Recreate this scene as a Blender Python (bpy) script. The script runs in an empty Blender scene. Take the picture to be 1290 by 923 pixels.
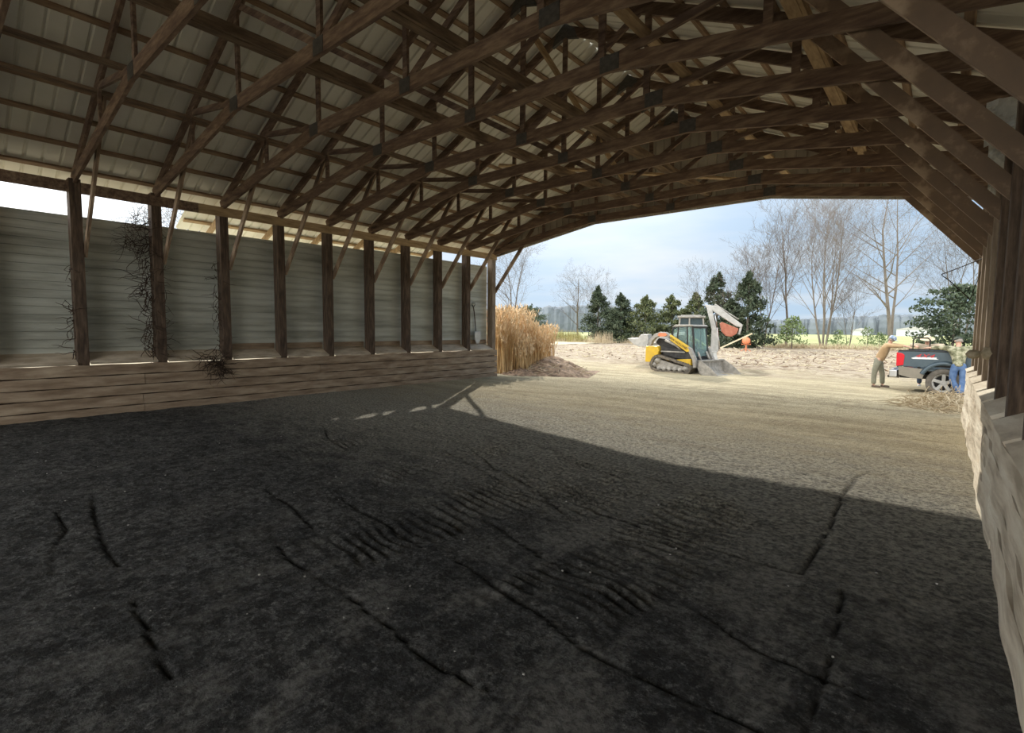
import bpy, math, random
import numpy as np
from mathutils import Vector, Matrix
PI = math.pi
D = bpy.data; C = bpy.context.scene.collection; S = bpy.context.scene
# ------------------------------------------------------------------ camera
cam = D.objects.new('camera', D.cameras.new('camera')); C.objects.link(cam); S.camera = cam
PSI, PIT, ROL = math.radians(40.424), math.radians(4.255), math.radians(0.502)
F = Vector((-math.sin(PSI)*math.cos(PIT), math.cos(PSI)*math.cos(PIT), -math.sin(PIT)))
R0 = Vector((math.cos(PSI), math.sin(PSI), 0)); U0 = R0.cross(F)
R = math.cos(ROL)*R0 + math.sin(ROL)*U0; U = -math.sin(ROL)*R0 + math.cos(ROL)*U0
cam.matrix_world = Matrix(((R.x, U.x, -F.x, 0), (R.y, U.y, -F.y, 0), (R.z, U.z, -F.z, 1.65), (0, 0, 0, 1)))
cam.data.sensor_width = 36; cam.data.lens = 36*639.24/1290; cam.data.clip_start = .05; cam.data.clip_end = 2000
# ------------------------------------------------------------------ light
SUN_DIR = Vector((-.571*math.cos(.505), .821*math.cos(.505), math.sin(.505))).normalized()   # towards the sun
sun = D.objects.new('sun', D.lights.new('sun', 'SUN')); C.objects.link(sun)
sun.rotation_euler = SUN_DIR.to_track_quat('Z', 'Y').to_euler(); sun.location = (-20, 30, 30)
sun.data.energy = 4.3; sun.data.angle = math.radians(.6); sun.data.color = (1, .93, .80)
W = D.worlds.new('sky'); S.world = W; W.use_nodes = True
BACK_FILL = 3.6
def sky():
    nt = W.node_tree; n = nt.nodes; l = nt.links; n.clear()
    out = n.new('ShaderNodeOutputWorld'); bg = n.new('ShaderNodeBackground'); l.new(bg.outputs[0], out.inputs[0])
    tc = n.new('ShaderNodeTexCoord'); sp = n.new('ShaderNodeSeparateXYZ'); l.new(tc.outputs['Generated'], sp.inputs[0])
    def M(op, a, b=None, c=None):
        m = n.new('ShaderNodeMath'); m.operation = op
        for i, v in enumerate((a, b, c)):
            if v is None: continue
            if isinstance(v, (int, float)): m.inputs[i].default_value = v
            else: l.new(v, m.inputs[i])
        return m.outputs[0]
    z = M('MAXIMUM', sp.outputs[2], 0.0)
    up = M('POWER', z, .55)
    base = n.new('ShaderNodeMixRGB'); l.new(up, base.inputs[0]); base.inputs[1].default_value = (.62, .80, .97, 1); base.inputs[2].default_value = (.40, .64, 1.0, 1)
    # clouds: noise on a plane high above
    den = M('ADD', z, .10)
    cx = M('DIVIDE', sp.outputs[0], den); cy = M('DIVIDE', sp.outputs[1], den)
    cb = n.new('ShaderNodeCombineXYZ'); l.new(cx, cb.inputs[0]); l.new(cy, cb.inputs[1])
    no = n.new('ShaderNodeTexNoise'); no.inputs['Scale'].default_value = .62; no.inputs['Detail'].default_value = 5; no.inputs['Roughness'].default_value = .5; l.new(cb.outputs[0], no.inputs['Vector'])
    mr = n.new('ShaderNodeMapRange'); mr.inputs[1].default_value = .42; mr.inputs[2].default_value = .68; l.new(no.outputs[0], mr.inputs[0])
    cl = n.new('ShaderNodeMixRGB'); l.new(M('MULTIPLY', mr.outputs[0], .85), cl.inputs[0]); l.new(base.outputs[0], cl.inputs[1]); cl.inputs[2].default_value = (.86, .93, 1.0, 1)
    # brightening around the sun (thin cloud lit from behind)
    vm = n.new('ShaderNodeVectorMath'); vm.operation = 'DOT_PRODUCT'; nm = n.new('ShaderNodeVectorMath'); nm.operation = 'NORMALIZE'
    l.new(tc.outputs['Generated'], nm.inputs[0]); l.new(nm.outputs[0], vm.inputs[0]); vm.inputs[1].default_value = SUN_DIR
    d = M('MAXIMUM', vm.outputs['Value'], 0)
    g = M('ADD', M('MULTIPLY', M('POWER', d, 24), 1.5), M('MULTIPLY', M('POWER', d, 4), .06))
    gl = n.new('ShaderNodeMixRGB'); gl.blend_type = 'ADD'; gl.inputs[0].default_value = 1; l.new(cl.outputs[0], gl.inputs[1])
    gc = n.new('ShaderNodeCombineColor'); 
    for i, k in enumerate((1, .96, .88)): l.new(M('MULTIPLY', g, k), gc.inputs[i])
    l.new(gc.outputs[0], gl.inputs[2])
    # unseen sky behind the shed, brightened as added fill for the interior
    v2 = n.new('ShaderNodeVectorMath'); v2.operation = 'DOT_PRODUCT'; l.new(nm.outputs[0], v2.inputs[0]); v2.inputs[1].default_value = Vector((-.25, -.92, .25)).normalized()
    mr2 = n.new('ShaderNodeMapRange'); mr2.interpolation_type = 'SMOOTHSTEP'; l.new(v2.outputs['Value'], mr2.inputs[0]); mr2.inputs[1].default_value = -.25; mr2.inputs[2].default_value = .7; mr2.inputs[3].default_value = 0; mr2.inputs[4].default_value = BACK_FILL
    ad = n.new('ShaderNodeMixRGB'); ad.blend_type = 'ADD'; ad.inputs[0].default_value = 1; l.new(gl.outputs[0], ad.inputs[1])
    gc2 = n.new('ShaderNodeCombineColor')
    for i, k in enumerate((1, .97, .90)): l.new(M('MULTIPLY', mr2.outputs[0], k), gc2.inputs[i])
    l.new(gc2.outputs[0], ad.inputs[2])
    l.new(ad.outputs[0], bg.inputs[0]); bg.inputs[1].default_value = .86
sky()
S.view_settings.view_transform = 'Standard'; S.view_settings.look = 'None'; S.view_settings.exposure = 0.0; S.view_settings.gamma = 1; S.view_settings.use_curve_mapping = False
S.cycles.max_bounces = 10; S.cycles.diffuse_bounces = 7; S.cycles.use_denoising = True
# ------------------------------------------------------------------ materials
def mat(name, c1, c2=None, scale=4, rough=.8, bump=0, stretch=(1, 1, 1), metal=0, c3=None, lo=.35, hi=.65, alpha=None, spec=.3, bscale=None):
    m = D.materials.new(name); m.use_nodes = True; nt = m.node_tree; n = nt.nodes; l = nt.links
    b = n['Principled BSDF']; b.inputs['Roughness'].default_value = rough; b.inputs['Metallic'].default_value = metal
    b.inputs['Specular IOR Level'].default_value = spec; b.inputs['Base Color'].default_value = (*c1, 1)
    if c2 is not None or bump:
        tc = n.new('ShaderNodeTexCoord'); mp = n.new('ShaderNodeMapping'); mp.inputs['Scale'].default_value = stretch
        l.new(tc.outputs['Object'], mp.inputs[0])
        no = n.new('ShaderNodeTexNoise'); no.inputs['Scale'].default_value = scale; no.inputs['Detail'].default_value = 6; no.inputs['Roughness'].default_value = .6; l.new(mp.outputs[0], no.inputs['Vector'])
        if c2 is not None:
            r = n.new('ShaderNodeValToRGB'); l.new(no.outputs[0], r.inputs[0])
            r.color_ramp.elements[0].position = lo; r.color_ramp.elements[1].position = hi
            r.color_ramp.elements[0].color = (*c1, 1); r.color_ramp.elements[1].color = (*c2, 1)
            if c3 is not None:
                e = r.color_ramp.elements.new((lo+hi)/2); e.color = (*c3, 1)
            l.new(r.outputs[0], b.inputs['Base Color'])
        if bump:
            bp = n.new('ShaderNodeBump'); bp.inputs['Strength'].default_value = bump; bp.inputs['Distance'].default_value = .02
            if bscale:
                n2 = n.new('ShaderNodeTexNoise'); n2.inputs['Scale'].default_value = bscale; n2.inputs['Detail'].default_value = 5; l.new(mp.outputs[0], n2.inputs['Vector']); l.new(n2.outputs[0], bp.inputs['Height'])
            else: l.new(no.outputs[0], bp.inputs['Height'])
            l.new(bp.outputs[0], b.inputs['Normal'])
    if alpha is not None:
        b.inputs['Alpha'].default_value = alpha
    return m
def glass(name, col, tr=.7):
    m = D.materials.new(name); m.use_nodes = True; b = m.node_tree.nodes['Principled BSDF']
    b.inputs['Base Color'].default_value = (*col, 1); b.inputs['Roughness'].default_value = .05; b.inputs['Transmission Weight'].default_value = tr; b.inputs['IOR'].default_value = 1.1
    return m
M = {}
M['truss'] = mat('truss_wood', (0.109, 0.069, 0.0506), (0.27, 0.19, 0.132), 3, .85, .25, (1, 6, 6), c3=(0.172, 0.113, 0.0782))
M['brace'] = mat('brace_wood', (0.189, 0.135, 0.0945), (0.446, 0.331, 0.23), 3, .85, .25, (1, 6, 1), c3=(0.216, 0.149, 0.101))
M['tan'] = mat('tan_wood', (.30, .20, .11), (.50, .36, .21), 3, .8, .2, (6, 1, 6))
M['purlin'] = mat('purlin_wood', (0.23, 0.149, 0.092), (0.414, 0.287, 0.184), 3, .8, .2, (6, 1, 6))
M['runner'] = mat('runner_wood', (.14, .095, .062), (.30, .215, .14), 3, .85, .2, (6, 1, 6))
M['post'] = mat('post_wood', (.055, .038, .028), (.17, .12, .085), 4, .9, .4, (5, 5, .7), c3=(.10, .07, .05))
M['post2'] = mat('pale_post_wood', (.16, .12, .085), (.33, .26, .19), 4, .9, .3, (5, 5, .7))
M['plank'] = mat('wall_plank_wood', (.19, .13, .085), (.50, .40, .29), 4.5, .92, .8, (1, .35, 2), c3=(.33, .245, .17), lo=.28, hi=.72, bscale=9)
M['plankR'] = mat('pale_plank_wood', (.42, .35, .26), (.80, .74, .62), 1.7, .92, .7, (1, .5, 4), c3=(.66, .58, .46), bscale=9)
M['ledge'] = mat('ledge_wood', (.42, .34, .25), (.68, .59, .47), 2.5, .9, .4, (3, 1, 1))
M['side'] = mat('wall_siding', (.38, .39, .34), (.66, .68, .62), 1.6, .6, .15, (1, .35, 3), c3=(.55, .57, .51), spec=.4)
M['roof'] = mat('roof_sheet', (.80, .78, .68), (.90, .88, .80), 1.2, .45, 0, (1, 1, 1), metal=.05, spec=.5)
M['gable'] = mat('gable_sheet', (.36, .32, .26), (.58, .53, .44), 1.5, .6, 0, (1, 1, .5))
M['gusset'] = mat('gusset_steel', (.075, .07, .062), (.12, .11, .10), 20, .5, 0, metal=.4)
M['vine'] = mat('dry_vine', (.035, .022, .015), (.09, .06, .04), 8, .95)
M['yellow'] = mat('yellow_paint', (0.663, 0.425, 0.0255), (0.561, 0.357, 0.0425), 5, .4, 0, spec=.5)
M['black'] = mat('black_paint', (.018, .018, .02), (.05, .048, .045), 6, .5)
M['rubber'] = mat('track_rubber', (.06, .055, .048), (.20, .17, .13), 9, .9, .3)
M['dust'] = mat('dusty_steel', (0.221, 0.208, 0.187), (0.391, 0.365, 0.323), 6, .6, .1)
M['lgrey'] = mat('light_grey_paint', (0.36, 0.353, 0.331), (0.49, 0.475, 0.446), 5, .5)
M['glass'] = glass('cab_glass', (.62, .80, .78), .85)
M['dglass'] = glass('dark_glass', (.10, .13, .14), .4)
M['orange'] = mat('orange_paint', (.70, .25, .12), (.60, .20, .10), 6, .5)
M['rust'] = mat('red_rust_paint', (0.336, 0.104, 0.064), (0.44, 0.176, 0.112), 6, .7)
M['ink'] = mat('black_ink', (.02, .02, .02))
M['blue'] = mat('slate_paint', (0.06, 0.088, 0.108), (0.08, 0.112, 0.132), 3, .25, 0, spec=.6, metal=.2)
M['tanp'] = mat('pewter_paint', (0.225, 0.203, 0.165), (0.285, 0.255, 0.21), 3, .35, 0, spec=.5, metal=.2)
M['chrome'] = mat('chrome', (.55, .55, .55), rough=.35, metal=1)
M['tyre'] = mat('tyre_rubber', (.10, .09, .078), (.17, .15, .125), 9, .9, .2)
M['red'] = mat('red_lens', (.62, .02, .03), rough=.2)
M['white'] = mat('white_vinyl', (.85, .85, .84))
M['redv'] = mat('red_vinyl', (.55, .04, .04))
M['skin'] = mat('skin', (.55, .31, .22), (.62, .37, .27), 10, .6)
M['hair'] = mat('grey_hair', (.22, .19, .16), (.35, .31, .27), 30, .9)
M['jacket'] = mat('tan_canvas', (.40, .27, .15), (.50, .35, .20), 7, .9, .4)
M['camo'] = mat('camo_cloth', (.10, .095, .055), (.40, .37, .26), 9, .9, .2, c3=(.22, .22, .13), lo=.38, hi=.6)
M['jeans'] = mat('denim', (0.056, 0.104, 0.216), (0.12, 0.192, 0.336), 7, .9, .2)
M['greyp'] = mat('grey_trousers', (.20, .20, .15), (.27, .26, .20), 7, .9, .2)
M['shirt'] = mat('beige_shirt', (0.448, 0.368, 0.264), (0.528, 0.448, 0.336), 7, .9)
M['navy'] = mat('navy_cloth', (.03, .045, .08), (.05, .07, .11), 7, .9)
M['cap1'] = mat('blue_cap_cloth', (.12, .20, .34), (.50, .55, .62), 12, .9)
M['cap2'] = mat('dark_cap_cloth', (.05, .06, .05), (.09, .10, .08), 9, .9)
M['straw'] = mat('straw', (0.576, 0.48, 0.32), (0.656, 0.576, 0.416), 30, .9)
M['boot'] = mat('boot_leather', (.10, .075, .055), (.17, .13, .10), 9, .8)
M['shoe'] = mat('grey_shoe', (.35, .34, .33), (.5, .5, .5), 9, .8)
M['bark'] = mat('grey_bark', (0.09, 0.0743, 0.0608), (0.18, 0.153, 0.128), 2, .95, .2, (1, 1, .3))
M['barkp'] = mat('pale_bark', (0.15, 0.125, 0.105), (0.25, 0.215, 0.185), 2, .95, .2, (1, 1, .3))
M['ever'] = mat('dark_needles', (.028, .038, .028), (.115, .135, .085), 1.3, .8, c3=(0.0465, 0.0651, 0.0341))
M['ever2'] = mat('olive_needles', (0.054, 0.072, 0.03), (0.18, 0.192, 0.09), 1.3, .8, c3=(0.102, 0.12, 0.054))
M['holly'] = mat('glossy_leaves', (0.03, 0.048, 0.027), (0.096, 0.126, 0.072), 1.5, .55, spec=.3)
M['green'] = mat('young_leaves', (0.091, 0.14, 0.049), (0.21, 0.266, 0.112), 1.5, .6)
M['reed'] = mat('dry_reed', (0.425, 0.255, 0.102), (0.731, 0.544, 0.297), 3, .9, stretch=(1, 1, .4))
M['plume'] = mat('reed_plume', (0.595, 0.408, 0.221), (0.782, 0.629, 0.425), 6, .95)
M['weed'] = mat('yellow_grass', (0.253, 0.231, 0.077), (0.396, 0.341, 0.154), 2, .9)
M['straws'] = mat('dead_stalks', (0.33, 0.247, 0.143), (0.6, 0.51, 0.36), 4, .9)
M['mulch'] = mat('dark_mulch', (.07, .045, .028), (.34, .235, .155), 5, .95, .5, c3=(.19, .125, .08))
M['far'] = mat('far_woods', (.13, .15, .17), (.20, .225, .25), .12, .95)  # distance haze is mixed into this grey-blue colour
M['fwall'] = mat('far_white_wall', (0.525, 0.532, 0.546), rough=.6)
M['burlap'] = mat('burlap', (.30, .25, .16), (.42, .36, .26), 20, .95, .4)
M['plastic'] = mat('torn_plastic', (.46, .46, .42), (.66, .66, .62), 4, .5, .2)
M['shovel'] = mat('galvanised_blade', (.5, .48, .44), (.62, .6, .56), 6, .5, metal=.3)
M['wire'] = mat('dark_wire', (.03, .025, .02), rough=.7)
M['fore'] = mat('fresh_board', (0.496, 0.416, 0.272), (0.624, 0.544, 0.384), 3, .8)

def ground_mat():
    m = D.materials.new('ground_soil'); m.use_nodes = True; nt = m.node_tree; n = nt.nodes; l = nt.links
    b = n['Principled BSDF']; b.inputs['Roughness'].default_value = .95; b.inputs['Specular IOR Level'].default_value = .15
    geo = n.new('ShaderNodeNewGeometry'); sp = n.new('ShaderNodeSeparateXYZ'); l.new(geo.outputs['Position'], sp.inputs[0])
    def N(sc, det=5, st=(1, 1, 1), ro=.6):
        mp = n.new('ShaderNodeMapping'); mp.inputs['Scale'].default_value = st; l.new(geo.outputs['Position'], mp.inputs[0])
        t = n.new('ShaderNodeTexNoise'); t.inputs['Scale'].default_value = sc; t.inputs['Detail'].default_value = det; t.inputs['Roughness'].default_value = ro; l.new(mp.outputs[0], t.inputs['Vector']); return t.outputs[0]
    def MR(v, a, b_, c=0., d=1.):
        r = n.new('ShaderNodeMapRange'); r.interpolation_type = 'SMOOTHSTEP'; l.new(v, r.inputs[0]); r.inputs[1].default_value = a; r.inputs[2].default_value = b_; r.inputs[3].default_value = c; r.inputs[4].default_value = d; return r.outputs[0]
    def MA(op, a, b_):
        x = n.new('ShaderNodeMath'); x.operation = op
        for i, v in enumerate((a, b_)):
            if isinstance(v, (int, float)): x.inputs[i].default_value = v
            else: l.new(v, x.inputs[i])
        return x.outputs[0]
    def MX(f, a, b_, mode='MIX'):
        x = n.new('ShaderNodeMixRGB'); x.blend_type = mode
        if isinstance(f, float): x.inputs[0].default_value = f
        else: l.new(f, x.inputs[0])
        for i, v in ((1, a), (2, b_)):
            if isinstance(v, tuple): x.inputs[i].default_value = (*v, 1)
            else: l.new(v, x.inputs[i])
        return x.outputs[0]
    fine = N(22, 8, (1, 1, 1), .75); mid = N(2.4, 6, (.7, 1.3, 1)); big = N(.5, 4); streak = N(1.1, 5, (.35, 1.6, 1))
    # pale sandy yard
    sand = MX(MR(streak, .30, .70), (.40, .335, .215), (.60, .52, .345))
    sand = MX(MR(N(6, 6, (.6, 1.4, 1), .7), .50, .66, 0, .55), sand, (.25, .195, .135))
    sand = MX(MR(N(14, 6, (.5, 1.5, 1), .75), .55, .66, 0, .45), sand, (.72, .66, .50))
    # rough, littered ground further out
    rough_ = MX(MR(N(2.6, 8, (.5, 1.6, 1), .7), .40, .60), (.25, .185, .125), (.54, .46, .35))
    ry = MA('ADD', sp.outputs[1], MA('MULTIPLY', big, 14.0))
    yard = MX(MR(ry, 27, 35), sand, rough_)
    # deep shed floor: manure stain plus painted-in shade, fading towards the mouth
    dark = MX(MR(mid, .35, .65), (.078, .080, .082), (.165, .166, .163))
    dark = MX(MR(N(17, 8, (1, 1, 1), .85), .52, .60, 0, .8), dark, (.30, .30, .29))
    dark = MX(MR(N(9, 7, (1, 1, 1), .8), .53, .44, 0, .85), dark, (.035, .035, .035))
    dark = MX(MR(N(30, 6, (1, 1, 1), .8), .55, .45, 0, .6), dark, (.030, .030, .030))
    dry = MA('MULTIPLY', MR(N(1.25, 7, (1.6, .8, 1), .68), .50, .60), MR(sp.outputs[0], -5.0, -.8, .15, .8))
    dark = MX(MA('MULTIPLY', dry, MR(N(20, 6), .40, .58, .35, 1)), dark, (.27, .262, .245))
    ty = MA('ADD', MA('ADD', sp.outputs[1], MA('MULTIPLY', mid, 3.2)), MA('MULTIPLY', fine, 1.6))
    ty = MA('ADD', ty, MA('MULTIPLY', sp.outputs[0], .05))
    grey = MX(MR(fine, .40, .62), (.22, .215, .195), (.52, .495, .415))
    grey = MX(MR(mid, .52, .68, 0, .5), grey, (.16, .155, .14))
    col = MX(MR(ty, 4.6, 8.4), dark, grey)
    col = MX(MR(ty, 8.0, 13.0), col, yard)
    # field beyond
    fy = MA('ADD', sp.outputs[1], MA('MULTIPLY', sp.outputs[0], -.10)); fy = MA('ADD', fy, MA('MULTIPLY', big, 6.0))
    field = MX(MR(N(.18, 5, (.4, 1.6, 1)), .38, .62), (.30, .34, .14), (.50, .50, .26))
    col = MX(MR(fy, 66, 70), col, field)
    col = MX(MR(fine, .30, .52, .55, 0.), col, (.05, .04, .03))
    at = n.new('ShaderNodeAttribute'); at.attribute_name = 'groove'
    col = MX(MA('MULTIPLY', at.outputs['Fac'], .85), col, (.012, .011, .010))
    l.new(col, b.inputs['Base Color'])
    bp = n.new('ShaderNodeBump'); bp.inputs['Strength'].default_value = 1.0; bp.inputs['Distance'].default_value = .05
    l.new(MA('ADD', MA('MULTIPLY', fine, 1.5), mid), bp.inputs['Height']); l.new(bp.outputs[0], b.inputs['Normal'])
    return m
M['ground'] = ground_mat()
M['sand'] = mat('yard_sand', (.40, .34, .23), (.60, .52, .36), .8, .95)
# ------------------------------------------------------------------ mesh helpers
def tag(o, label=None, cat=None, group=None, kind=None):
    if label: o['label'] = label
    if cat: o['category'] = cat
    if group: o['group'] = group
    if kind: o['kind'] = kind
    return o
def empty(name, loc, rz=0):
    o = D.objects.new(name, None); C.objects.link(o); o.location = loc; o.rotation_euler = (0, 0, rz); o.empty_display_size = .2; return o
class MB:
    def __init__(s): s.v = []; s.f = []
    def add(s, vs, fs):
        b = len(s.v); s.v += [tuple(v) for v in vs]; s.f += [tuple(b+i for i in f) for f in fs]; return s
    def box(s, c, d, rz=0, ry=0):
        m = Matrix.Rotation(rz, 3, 'Z') @ Matrix.Rotation(ry, 3, 'Y'); c = Vector(c)
        vs = [c + m @ Vector((x*d[0]/2, y*d[1]/2, z*d[2]/2)) for x in (-1, 1) for y in (-1, 1) for z in (-1, 1)]
        return s.add(vs, [(0, 1, 3, 2), (4, 6, 7, 5), (0, 4, 5, 1), (2, 3, 7, 6), (0, 2, 6, 4), (1, 5, 7, 3)])
    def beam(s, p, q, w, d, side=(0, 1, 0)):   # w along side, d across
        p = Vector(p); q = Vector(q); a = (q-p).normalized(); sd = Vector(side); sd = (sd - a*sd.dot(a)).normalized(); u = a.cross(sd)
        vs = [e + sd*(i*w/2) + u*(j*d/2) for e in (p, q) for i in (-1, 1) for j in (-1, 1)]
        return s.add(vs, [(0, 1, 3, 2), (4, 6, 7, 5), (0, 4, 5, 1), (2, 3, 7, 6), (0, 2, 6, 4), (1, 5, 7, 3)])
    def tube(s, pts, rs, n=6, cap=True):
        pts = [Vector(p) for p in pts]
        if isinstance(rs, (int, float)): rs = [rs]*len(pts)
        b = len(s.v); ref = Vector((0, 0, 1)) if abs((pts[-1]-pts[0]).normalized().z) < .9 else Vector((1, 0, 0))
        for i, p in enumerate(pts):
            a = (pts[min(i+1, len(pts)-1)] - pts[max(i-1, 0)]).normalized(); x = a.cross(ref).normalized(); y = a.cross(x)
            s.v += [tuple(p + (x*math.cos(2*PI*k/n) + y*math.sin(2*PI*k/n))*rs[i]) for k in range(n)]
        for i in range(len(pts)-1):
            for k in range(n): s.f.append((b+i*n+k, b+i*n+(k+1) % n, b+(i+1)*n+(k+1) % n, b+(i+1)*n+k))
        if cap: s.f.append(tuple(b+k for k in range(n))[::-1]); s.f.append(tuple(b+(len(pts)-1)*n+k for k in range(n)))
        return s
    def prism(s, poly, y0, y1, ax='xz'):      # polygon in the xz plane (or xy / yz) extruded
        def P(a, b, t): return (a, t, b) if ax == 'xz' else ((a, b, t) if ax == 'xy' else (t, a, b))
        n = len(poly); vs = [P(a, b, y0) for a, b in poly] + [P(a, b, y1) for a, b in poly]
        return s.add(vs, [tuple(range(n)), tuple(range(2*n-1, n-1, -1))] + [(i, i+n, (i+1) % n + n, (i+1) % n) for i in range(n)])
    def lathe(s, prof, c, axis='y', n=24):    # prof: (radius, offset)
        b = len(s.v); c = Vector(c)
        for r, h in prof:
            for k in range(n):
                a = 2*PI*k/n; u, w = r*math.cos(a), r*math.sin(a)
                s.v.append(tuple(c + (Vector((u, h, w)) if axis == 'y' else (Vector((u, w, h)) if axis == 'z' else Vector((h, u, w))))))
        for i in range(len(prof)-1):
            for k in range(n): s.f.append((b+i*n+k, b+i*n+(k+1) % n, b+(i+1)*n+(k+1) % n, b+(i+1)*n+k))
        return s
    def build(s, name, m, parent=None, smooth=False, bevel=0):
        me = D.meshes.new(name); me.from_pydata(s.v, [], s.f); me.materials.append(m); me.validate()
        import bmesh
        bm = bmesh.new(); bm.from_mesh(me); bmesh.ops.recalc_face_normals(bm, faces=bm.faces); bm.to_mesh(me); bm.free()
        if smooth: me.shade_smooth()
        o = D.objects.new(name, me); C.objects.link(o)
        if parent: o.parent = parent
        if bevel:
            bv = o.modifiers.new('bevel', 'BEVEL'); bv.width = bevel; bv.segments = 2; bv.limit_method = 'ANGLE'
        return o
def struct(o): o['kind'] = 'structure'; return o
def kids(o): return [c for c in D.objects if c.parent == o]
def copy_tree(o, parent=None, ch=None):
    c = o.copy(); C.objects.link(c)
    if parent: c.parent = parent
    for k in kids(o): copy_tree(k, c)
    return c
ORD = ['outermost', 'second', 'third', 'fourth', 'fifth', 'sixth', 'seventh', 'eighth', 'ninth', 'tenth', 'eleventh', 'twelfth', 'thirteenth']
# ------------------------------------------------------------------ building dimensions
XC = -5.63; XL = -11.83; XR = .33; STEP = 1.22; YE = 12.93; NT = 12
def ty(k): return YE - k*STEP
def raf(x):   # underside of the rafters
    return 4.2 + .46*(6.2 - abs(x-XC))
RY0 = -7.0
rnd = random.Random(5)
# ------------------------------------------------------------------ ground
def smooth(a, b, t):
    t = np.clip((t-a)/(b-a), 0, 1); return t*t*(3-2*t)
_rs = np.random.RandomState(3)
def vnoise(x, y, sc, seed):
    rs = np.random.RandomState(seed); g = rs.rand(256, 256)
    u = x*sc; v = y*sc; i = np.floor(u).astype(int); j = np.floor(v).astype(int); fu = u-i; fv = v-j; fu = fu*fu*(3-2*fu); fv = fv*fv*(3-2*fv)
    i &= 255; j &= 255; i1 = (i+1) & 255; j1 = (j+1) & 255
    return (g[i, j]*(1-fu)*(1-fv)+g[i1, j]*fu*(1-fv)+g[i, j1]*(1-fu)*fv+g[i1, j1]*fu*fv) - .5
GROOVES = [([(-5.6, 6.0), (-4.73, 5.75), (-3.24, 5.30), (-2.0, 5.20)], .022), ([(-6.6, 5.3), (-5.11, 4.99), (-3.9, 4.3), (-3.3, 4.15), (-2.54, 3.7)], .02),
 ([(-2.3, 3.90), (-1.49, 3.84), (-.96, 3.85), (-.65, 3.87)], .026), ([(-.65, 3.87), (-.66, 4.58), (-.65, 5.15), (-.71, 5.96)], .028), ([(-.71, 5.96), (-.70, 6.3), (-.68, 6.9), (-.60, 7.3)], .04),
 ([(-.86, 6.13), (-.66, 6.07)], .04), ([(-5.2, 2.25), (-4.44, 2.16), (-3.85, 2.06)], .025), ([(-3.8, 1.68), (-3.36, 1.65), (-2.79, 1.65), (-2.35, 1.63), (-1.88, 1.58), (-1.5, 1.63)], .02),
 ([(-4.4, 2.62), (-4.13, 2.57), (-3.29, 2.45), (-2.9, 2.40)], .024), ([(-5.9, .74), (-5.4, .72), (-4.9, .58), (-4.48, .50)], .035), ([(-6.3, 1.06), (-6.04, 1.01), (-5.06, .87), (-4.28, .83)], .03),
 ([(-3.69, .79), (-3.14, .73), (-2.71, .70)], .025), ([(-3.3, 3.3), (-3.01, 3.17), (-2.16, 2.87), (-1.58, 2.78)], .02), ([(-2.6, 2.45), (-2.34, 2.39), (-1.69, 2.26), (-1.31, 2.16), (-.96, 2.15), (-.45, 2.17)], .022),
 ([(-.40, 3.8), (-.38, 3.47), (-.36, 2.83), (-.36, 2.42), (-.35, 2.0)], .025), ([(-4.98, 4.48), (-4.13, 4.22), (-3.45, 4.0)], .018), ([(-3.76, 5.31), (-2.48, 4.99), (-1.73, 5.04)], .018), ([(-7.5, 4.2), (-6.9, 3.9), (-6.1, 3.75)], .025), ([(-8.4, 2.6), (-7.6, 2.5), (-7.0, 2.25)], .025),
 ([(-9.0, 5.9), (-8.2, 5.6), (-7.2, 5.4)], .022), ([(-1.0, 2.9), (-.7, 2.75), (-.1, 2.7)], .018)]
TREADS = [(-3.35, 1.9, 5.4, .55, 1.0), (-1.78, 2.2, 5.1, .5, .8), (-4.65, 3.0, 5.4, .40, .7), (-2.7, 3.6, 5.0, .4, .5), (-6.6, 3.0, 6.0, .42, .35), (-5.9, 8.5, 12.5, .45, .4), (-8.4, 7.5, 10.2, .45, .5), (-3.2, 12.2, 17.5, .45, .7), (-1.9, 12.0, 17.0, .45, .7), (-5.0, 13.2, 18.5, .45, .6)]
def gh(x, y):
    h = -.2*smooth(13.2, 17.5, y)
    h = h + .035*vnoise(x, y, .45, 1) + .016*vnoise(x, y, 2.1, 2) + .010*vnoise(x, y, 7, 3) + .007*vnoise(x, y, 17, 4)
    far = smooth(20, 26, y); h = h + far*(.10*vnoise(x, y, .8, 5) + .16*np.abs(vnoise(x, y, 2.2, 6)) + .05*vnoise(x, y, 5, 8))
    for cx, a, b, w, amp in TREADS:
        xx = x - cx - .10*np.sin(y*.9 + cx) - .07*(y-a)
        m = smooth(w, w*.6, np.abs(xx)*1.0 + 0*y)*smooth(a-.25, a+.25, y)*smooth(b+.3, b-.3, y)
        m = m*np.clip(.35 + 1.6*(vnoise(x, y, 1.6, 9)+.3), 0, 1)
        h = h + m*amp*(.019*np.sin(2*PI*(y + .14*xx + .16*vnoise(x, y, 2.5, 7))/.105)*(.2+1.5*np.clip(vnoise(x, y, 3.3, 15)+.5, 0, 1)**1.5) - .004)
    # curved tyre tracks outside
    r = np.hypot(x+1.0, y-22.0)
    m = smooth(9.5, 9.2, r)*smooth(5.2, 5.6, r)*smooth(12.8, 13.6, y)*smooth(20, 18, y)
    h = h + m*.014*np.sin(2*PI*r/.42)
    return h
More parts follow.
